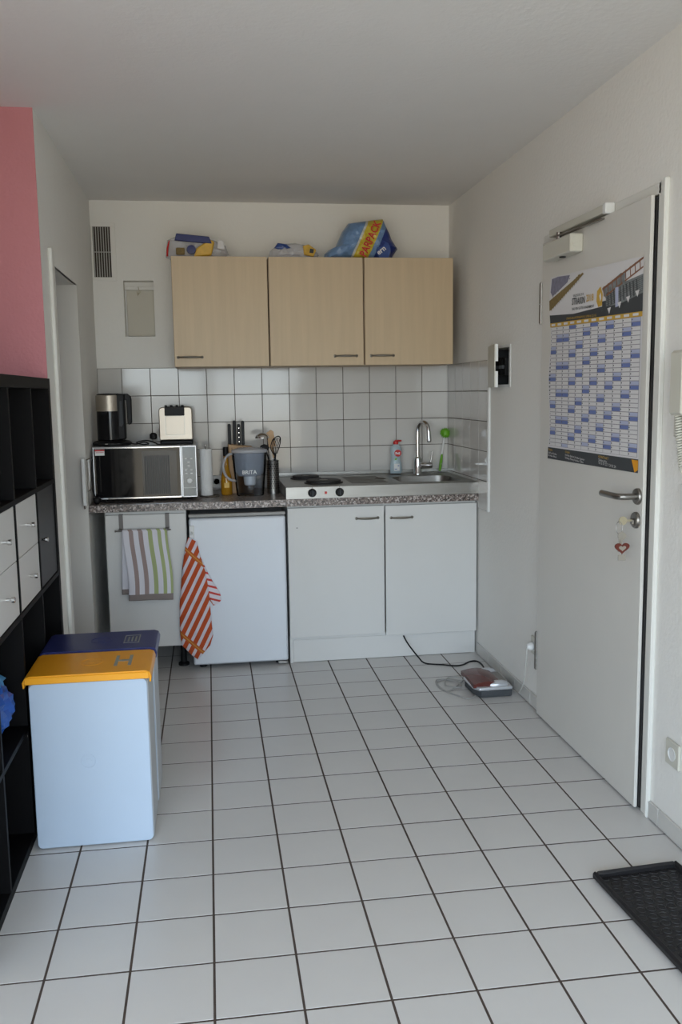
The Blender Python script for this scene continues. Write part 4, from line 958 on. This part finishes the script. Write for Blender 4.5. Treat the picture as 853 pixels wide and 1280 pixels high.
obj('white_corner', MB().prism([(.64, .05), (.68, .045), (.672, .09), (.645, .095)], (0, -.25, Z), (1, 0, 0), (0, 0, 1), .02), 'paper', b1, bev=(.004, 2))
obj('green_patch', MB().box(.43, .475, -.262, -.25, Z+.02, Z+.055, .004), 'olive', b1)
b2 = thing('bread_bag', (1.04, -.2, Z), 'small clear bag of sliced bread with yellow label on the middle wall cabinet', 'bag')
obj('film', MB().pillow([(.905, Z), (1.165, Z), (1.175, Z+.03), (1.14, Z+.075), (1.05, Z+.092), (.96, Z+.085), (.915, Z+.05)], -.20, .05, 12, .3), 'clearfilm', b2, smooth=25)
obj('yellow_label', MB().prism([(1.09, .025), (1.14, .015), (1.155, .05), (1.115, .078), (1.085, .07)], (0, -.235, Z), (1, 0, 0), (0, 0, 1), .022), 'gold', b2, bev=(.003, 2))
obj('barcode', MB().prism([(1.118, .035), (1.138, .032), (1.142, .052), (1.122, .056)], (0, -.258, Z), (1, 0, 0), (0, 0, 1), .001), 'slate', b2)
obj('bread_slices', MB().box(.95, 1.12, -.235, -.165, Z+.004, Z+.048, .01), 'paper', b2, bev=(.003, 1))
obj('slice_edge', MB().box(.96, 1.08, -.2365, -.2352, Z+.022, Z+.03), 'violet', b2)
obj('blue_knot', MB().pillow([(.935, Z+.06), (.955, Z+.086), (1.0, Z+.080), (1.03, Z+.058), (.97, Z+.05)], -.24, .012, 5, .4, 5), 'bagblue', b2)
b3 = thing('toilet_paper_bag', (1.39, -.2, Z), 'large torn blue economy-pack bag with yellow band on the right wall cabinets', 'bag')
pol = [(1.195, Z), (1.205, Z+.035), (1.225, Z+.055), (1.265, Z+.075), (1.30, Z+.15), (1.335, Z+.195), (1.42, Z+.208), (1.52, Z+.220), (1.545, Z+.17), (1.57, Z+.11), (1.60, Z+.065), (1.575, Z+.03), (1.565, Z), (1.38, Z)]
BLU, LBL, YEL = (.02, .04, .20), (.16, .27, .46), (.62, .47, .04)
# distance along x across the slanted band: s = x - (z-Z)*0.46 measured from the left edge
k_ = .46
mC = bands('economy_bag_print', BLU, [(1, -k_, 1.165-k_*Z, 1.33-k_*Z, LBL), (1, -k_, 1.250-k_*Z+.08, 1.262-k_*Z+.08, (.6, .6, .55)), (1, -k_, 1.262-k_*Z+.08, 1.342-k_*Z+.08, YEL),
    (1, -k_, 1.342-k_*Z+.08, 1.372-k_*Z+.08, LBL)], 'UV', rough=.3, bump=0)
nC = mC.node_tree; nb = nC.nodes.new('ShaderNodeTexNoise'); nb.inputs['Scale'].default_value = 22; bpn = nC.nodes.new('ShaderNodeBump'); bpn.inputs['Strength'].default_value = .5; bpn.inputs['Distance'].default_value = .02
tcn = nC.nodes.new('ShaderNodeTexCoord'); nC.links.new(tcn.outputs['Object'], nb.inputs['Vector']); nC.links.new(nb.outputs[0], bpn.inputs['Height']); nC.links.new(bpn.outputs[0], nC.nodes['Principled BSDF'].inputs['Normal'])
obj('film', MB().pillow(pol, -.20, .09, 21, .22, 14), mC, b3, smooth=30, uvs=lambda p: (p.x, p.z))
mb = MB()
UU = Vector((.43, 0, .90)).normalized(); VV = Vector((-.90, 0, .43)).normalized()
text_mb(mb, 'PARPACK', .056, (1.409, -.302, Z+.006), UU, VV, 0, .0012, sx=.80)
tx = obj('lettering', mb, 'red', b3, smooth=0)
obj('oval_emblem', MB().lathe([(0, -.004), (.036, -.003), (.04, .01)], (1.508, -.285, Z+.045), 28, axis='y', sx=1.0, sy_=1.3), 'bagblue', b3)
mb = MB(); text_mb(mb, 'ern', .038, (1.480, -.292, Z+.02), (.8, 0, .6), (-.6, 0, .8), 0, .001); obj('emblem_lettering', mb, 'paper', b3, smooth=0)

# ------------------------------------------------------------------ waste bins
def bin_(x0, x1, y0, y1, zt, lidm, bodym, label, emb):
    b = thing('waste_bin', ((x0+x1)/2, (y0+y1)/2, 0), label, 'waste bin', 'waste sorting bins')
    obj('bin_body', MB().prism(rrect(x0, x1, .0015, zt-.012, .014, 4), (0, y1, 0), (1, 0, 0), (0, 0, 1), y1-y0-.012), bodym, b, bev=(.003, 2))
    obj('front_panel', MB().prism(rrect(x0+.003, x1-.002, .004, zt-.012, .016, 5), (0, y0+.0118, 0), (1, 0, 0), (0, 0, 1), .0118), 'bin', b, bev=(.002, 2))
    l = MB()
    # lid: flat top with rolled edges
    sec = [(x0-.012, zt-.022), (x0-.014, zt-.004), (x0-.006, zt+.010), (x0+.008, zt+.015), (x1-.006, zt+.015), (x1+.008, zt+.010), (x1+.013, zt-.004), (x1+.011, zt-.022), (x1+.006, zt-.022), (x1+.006, zt-.004), (x0-.006, zt-.004), (x0-.008, zt-.022)]
    l.prism(sec, (0, y1, 0), (1, 0, 0), (0, 0, 1), y1-y0+.006)
    ld = obj('lid', l, lidm, b, bev=(.004, 3))
    obj('lid_lip', MB().box(x0-.006, x1+.006, y0-.010, y0-.0062, zt-.010, zt+.011, .0018), lidm, ld)
    cx_, cy_ = (x0+x1)/2, (y0+y1)/2
    obj('embossed_ring', MB().lathe([(.036, 0), (.036, .0012), (.033, .0012), (.033, 0)], (cx_, cy_, zt+.0148), 32).lathe([(.012, 0), (.012, .001), (0, .001)], (cx_, cy_, zt+.0148), 20), lidm, ld)
    ex, ey = x1-.075, cy_
    m = MB()
    if emb == 'H': m.box(ex-.030, ex-.020, ey-.055, ey+.055, zt+.015, zt+.0156).box(ex+.012, ex+.022, ey-.055, ey+.055, zt+.015, zt+.0156).box(ex-.020, ex+.012, ey-.008, ey+.008, zt+.015, zt+.0156).lathe([(.010, .015), (.010, .0158)], (ex-.004, ey, zt), 16)
    else:
        m.box(ex-.026, ex+.026, ey+.045, ey+.049, zt+.015, zt+.0156).box(ex-.026, ex+.026, ey-.049, ey-.045, zt+.015, zt+.0156).box(ex-.026, ex-.022, ey-.045, ey+.045, zt+.015, zt+.0156).box(ex+.022, ex+.026, ey-.045, ey+.045, zt+.015, zt+.0156)
        for q in range(3): m.box(ex-.014+.012*q, ex-.008+.012*q, ey-.03, ey+.03, zt+.015, zt+.0156)
    obj('emblem', m, 'emblem', ld)
    return b
bn = bin_(.003, .356, -2.362, -2.135, .537, 'orange', 'binback', 'white waste bin with an orange lid, the nearer of the two', 'H')
obj('moulding_ring', MB().tube([(.17+.021*math.cos(a*math.pi/14), -2.3622, .275+.021*math.sin(a*math.pi/14)) for a in range(29)], .0014, 6).lathe([(.009, .001), (.0085, -.0012), (.0, -.0018)], (.17, -2.3622, .275), 18, axis='y'), 'bin', bn)
bin_(.003, .358, -2.105, -1.885, .537, 'blue', 'binback', 'white waste bin with a dark blue lid, behind the orange-lidded one', 'B')

# ------------------------------------------------------------------ black cube shelf
sx0, sx1 = XW+.004, -.014
sh = thing('cube_shelf', ((sx0+sx1)/2, -2.3, 0), 'black-brown cube shelving unit standing against the left wall', 'shelf')
ys = [-1.565]; cells = []
ye = -1.565
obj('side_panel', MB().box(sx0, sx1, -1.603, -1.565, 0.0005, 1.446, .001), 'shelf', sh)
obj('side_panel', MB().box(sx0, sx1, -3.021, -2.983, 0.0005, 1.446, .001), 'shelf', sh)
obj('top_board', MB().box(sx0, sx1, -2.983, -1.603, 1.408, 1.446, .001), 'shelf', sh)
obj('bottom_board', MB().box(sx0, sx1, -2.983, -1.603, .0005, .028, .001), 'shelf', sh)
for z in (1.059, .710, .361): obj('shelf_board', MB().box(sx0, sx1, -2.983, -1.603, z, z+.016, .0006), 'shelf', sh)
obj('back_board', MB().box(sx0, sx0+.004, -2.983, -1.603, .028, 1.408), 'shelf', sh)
zc = [(1.075, 1.408), (.726, 1.059), (.377, .710), (.028, .361)]
yc_ = [(-1.603-.3485*k-.333+.0015, -1.603-.3485*k+.0) for k in range(4)]
for (z0, z1) in zc:
    for k in range(3):
        y = yc_[k][0]; obj('divider', MB().box(sx0+.004, sx1, y-.016, y, z0, z1, .0006), 'shelf', sh)
z0, z1 = zc[1]
sd = obj('shelf_door', MB().box(sx1-.022, sx1-.004, yc_[0][0]+.002, yc_[0][1]-.002, z0+.002, z1-.002, .001), 'shelfdoor', sh, label='charcoal door')
def knob(y, z, par): obj('knob', MB().lathe([(.005, 0), (.005, .012), (.0085, .016), (.0085, .024), (.006, .026)], (sx1-.004, y, z), 14, axis='x'), 'chrome', par)
knob(yc_[0][0]+.035, .893, sd)
for k in (1, 2, 3):
    for (a, b) in ((.893, z1-.002), (z0+.002, .891)):
        d = obj('drawer', MB().box(sx1-.022, sx1-.003, yc_[k][0]+.002, yc_[k][1]-.002, a, b, .001).box(sx0+.02, sx1-.022, yc_[k][0]+.004, yc_[k][1]-.004, a+.003, a+.010), 'drawer', sh, label='pale grey drawer')
        knob((yc_[k][0]+yc_[k][1])/2, (a+b)/2, d)
# blue bag in the lower compartment
bg_ = thing('carrier_bag', (-.12, -2.47, .377), 'crumpled bright blue and white plastic bag in a lower shelf compartment', 'bag')
def blob(c, r, seed, amp=.18, nu=40, nv=26):
    mb = MB(); vs = []
    for j in range(nv+1):
        th = math.pi*j/nv
        for i in range(nu):
            ph = 2*math.pi*i/nu; d = Vector((math.sin(th)*math.cos(ph), math.sin(th)*math.sin(ph), math.cos(th)))
            q = 1+amp*noise.noise(d*2.3+Vector((seed, 0, 0)))+amp*.8*abs(noise.noise(d*5+Vector((0, seed, 0))))
            vs.append((c[0]+r[0]*d.x*q, c[1]+r[1]*d.y*q, max(c[2]+r[2]*d.z*q, .379)))
    fs = [(j*nu+i, j*nu+(i+1) % nu, (j+1)*nu+(i+1) % nu, (j+1)*nu+i) for j in range(nv) for i in range(nu)]
    return mb.add(vs, fs)
obj('bag_body', blob((-.150, -2.465, .49), (.12, .125, .11), 4), 'shopblue', bg_, smooth=18)
obj('white_print', MB().pillow([(-.12, .575), (-.055, .57), (-.045, .60), (-.07, .63), (-.13, .635)], -2.555, .02, 4, .3, 6), 'paper', bg_)
obj('bag_top', blob((-.135, -2.47, .580), (.085, .10, .06), 8, .25, 24, 16), 'cyan', bg_, smooth=18)

# ------------------------------------------------------------------ shoe tray
tr0 = thing('shoe_tray', (1.77, -3.1, 0), 'black rubber shoe tray with raised rim at the right wall', 'tray')
tr0.rotation_euler = (0, 0, math.radians(3.8))
WO[tr0.name] = Vector((1.77, -3.1, 0))
c0 = (1.628, -3.50); c1 = (1.903, -2.792)
tx0, ty0, tx1, ty1 = 1.620, -3.50, 1.888, -2.79
obj('tray_base', MB().box(tx0+.01, tx1-.01, ty0+.01, ty1-.01, .001, .006, .001), 'rubber', tr0)
obj('tray_rim', MB().box(tx0, tx0+.014, ty0, ty1, .001, .024, .006).box(tx1-.014, tx1, ty0, ty1, .001, .024, .006).box(tx0+.01, tx1-.01, ty0, ty0+.014, .001, .024, .006).box(tx0+.01, tx1-.01, ty1-.014, ty1, .001, .024, .006), 'rubber', tr0, bev=(.002, 2))
mb = MB()
for i in range(8):
    for j in range(21):
        mb.lathe([(.014, .0), (.013, .0022), (.011, .0022), (.010, .0002)], (tx0+.032+.030*i+(.015 if j % 2 else 0), ty0+.032+.033*j, .006), 12)
obj('raised_rings', mb, 'rubber', tr0, kind='stuff')

# ------------------------------------------------------------------ contact grill on the floor with cables
gr = thing('contact_grill', (1.80, -1.2, 0), 'small dark red and silver electric grill standing on the floor tiles', 'appliance')
obj('grill_base', MB().prism([(1.745, -1.285), (1.888, -1.285), (1.893, -1.10), (1.885, -1.05), (1.735, -1.05), (1.715, -1.12), (1.72, -1.24)], (0, 0, .004), (1, 0, 0), (0, 1, 0), .030), 'slate', gr, bev=(.004, 2))
obj('silver_rim', MB().prism([(1.733, -1.290), (1.890, -1.290), (1.898, -1.10), (1.888, -1.046), (1.730, -1.046), (1.708, -1.12), (1.712, -1.25)], (0, 0, .035), (1, 0, 0), (0, 1, 0), .016), 'silver', gr, bev=(.006, 3))
mb = MB(); n1, n2 = 18, 10; vs = []
for j in range(n2+1):
    for i in range(n1+1):
        u, v = i/n1, j/n2; x = 1.712+.128*u; y = -1.272+.21*v; z = .050+.030*math.sin(math.pi*min(1, u*.62+.18))*(.75+.25*math.sin(math.pi*v)); vs.append((x, y, z))
fs = [(j*(n1+1)+i, j*(n1+1)+i+1, (j+1)*(n1+1)+i+1, (j+1)*(n1+1)+i) for j in range(n2) for i in range(n1)]
k0 = len(vs); vs += [(1.712, -1.272, .045), (1.84, -1.272, .045), (1.84, -1.062, .045), (1.712, -1.062, .045)]
fs += [tuple(range(n1+1))+(k0+1, k0), tuple(n2*(n1+1)+i for i in range(n1, -1, -1))+(k0+3, k0+2), tuple(j*(n1+1) for j in range(n2, -1, -1))+(k0, k0+3), tuple(j*(n1+1)+n1 for j in range(n2+1))+(k0+2, k0+1), (k0, k0+1, k0+2, k0+3)]
obj('red_cover', mb.add(vs, fs), 'maroon', gr, smooth=50)
for y in (-1.262, -1.075): obj('silver_arm', MB().lathe([(0, -.055), (.012, -.048), (.021, -.02), (.021, .01), (.014, .032), (0, .04)], (1.838, y, .053), 18, axis='x'), 'silver', gr)
obj('control_strip', MB().box(1.846, 1.884, -1.245, -1.09, .051, .058, .002), 'steel_dark', gr)
# cables
obj('grill_cable', MB().tube(smoothpath([(1.72, -1.06, .012), (1.66, -1.00, .004), (1.60, -1.05, .004), (1.62, -1.17, .004), (1.74, -1.02, .010), (1.67, -.99, .009), (1.63, -1.10, .009), (1.69, -1.14, .010), (1.69, -1.04, .009), (1.61, -1.0, .004), (1.60, -1.13, .004), (1.68, -1.28, .004), (1.735, -1.235, .004)], 8), .0032, 7), 'grey_cable',
    label='pale grey cable coiled on the floor left of the small grill', cat='cable')
pc = thing('plug_cable', (1.92, -1.40, 0), 'pale cable running from the wall socket plug down to the floor', 'cable')
obj('plug', MB().lathe([(.016, -.013), (.019, -.018), (.018, -.030), (.010, -.042)], (XR, -1.445, .278), 16, axis='x'), 'white_plastic', pc)
obj('cord', MB().tube(smoothpath([(1.897, -1.445, .275), (1.895, -1.44, .20), (1.899, -1.40, .10), (1.905, -1.33, .035), (1.912, -1.27, .018), (1.910, -1.22, .012), (1.915, -1.16, .010)], 8), .0028, 7), 'white_cable', pc)
obj('adapter', MB().box(1.903, 1.922, -1.12, -1.085, .002, .022, .003), 'black', label='small black connector on the floor between grill and skirting', cat='plug')
obj('black_cable', MB().tube(smoothpath([(1.535, -.60, .118), (1.55, -.64, .085), (1.59, -.70, .03), (1.62, -.73, .0045), (1.70, -.77, .0045), (1.76, -.80, .0045), (1.80, -.79, .0045), (1.85, -.745, .0045), (1.885, -.745, .0045), (1.895, -.80, .0045), (1.88, -.90, .0045), (1.865, -.92, .0045), (1.85, -.915, .0045)], 8), .0038, 8), 'black',
    label='black cable running from under the sink cupboard across the floor', cat='cable')
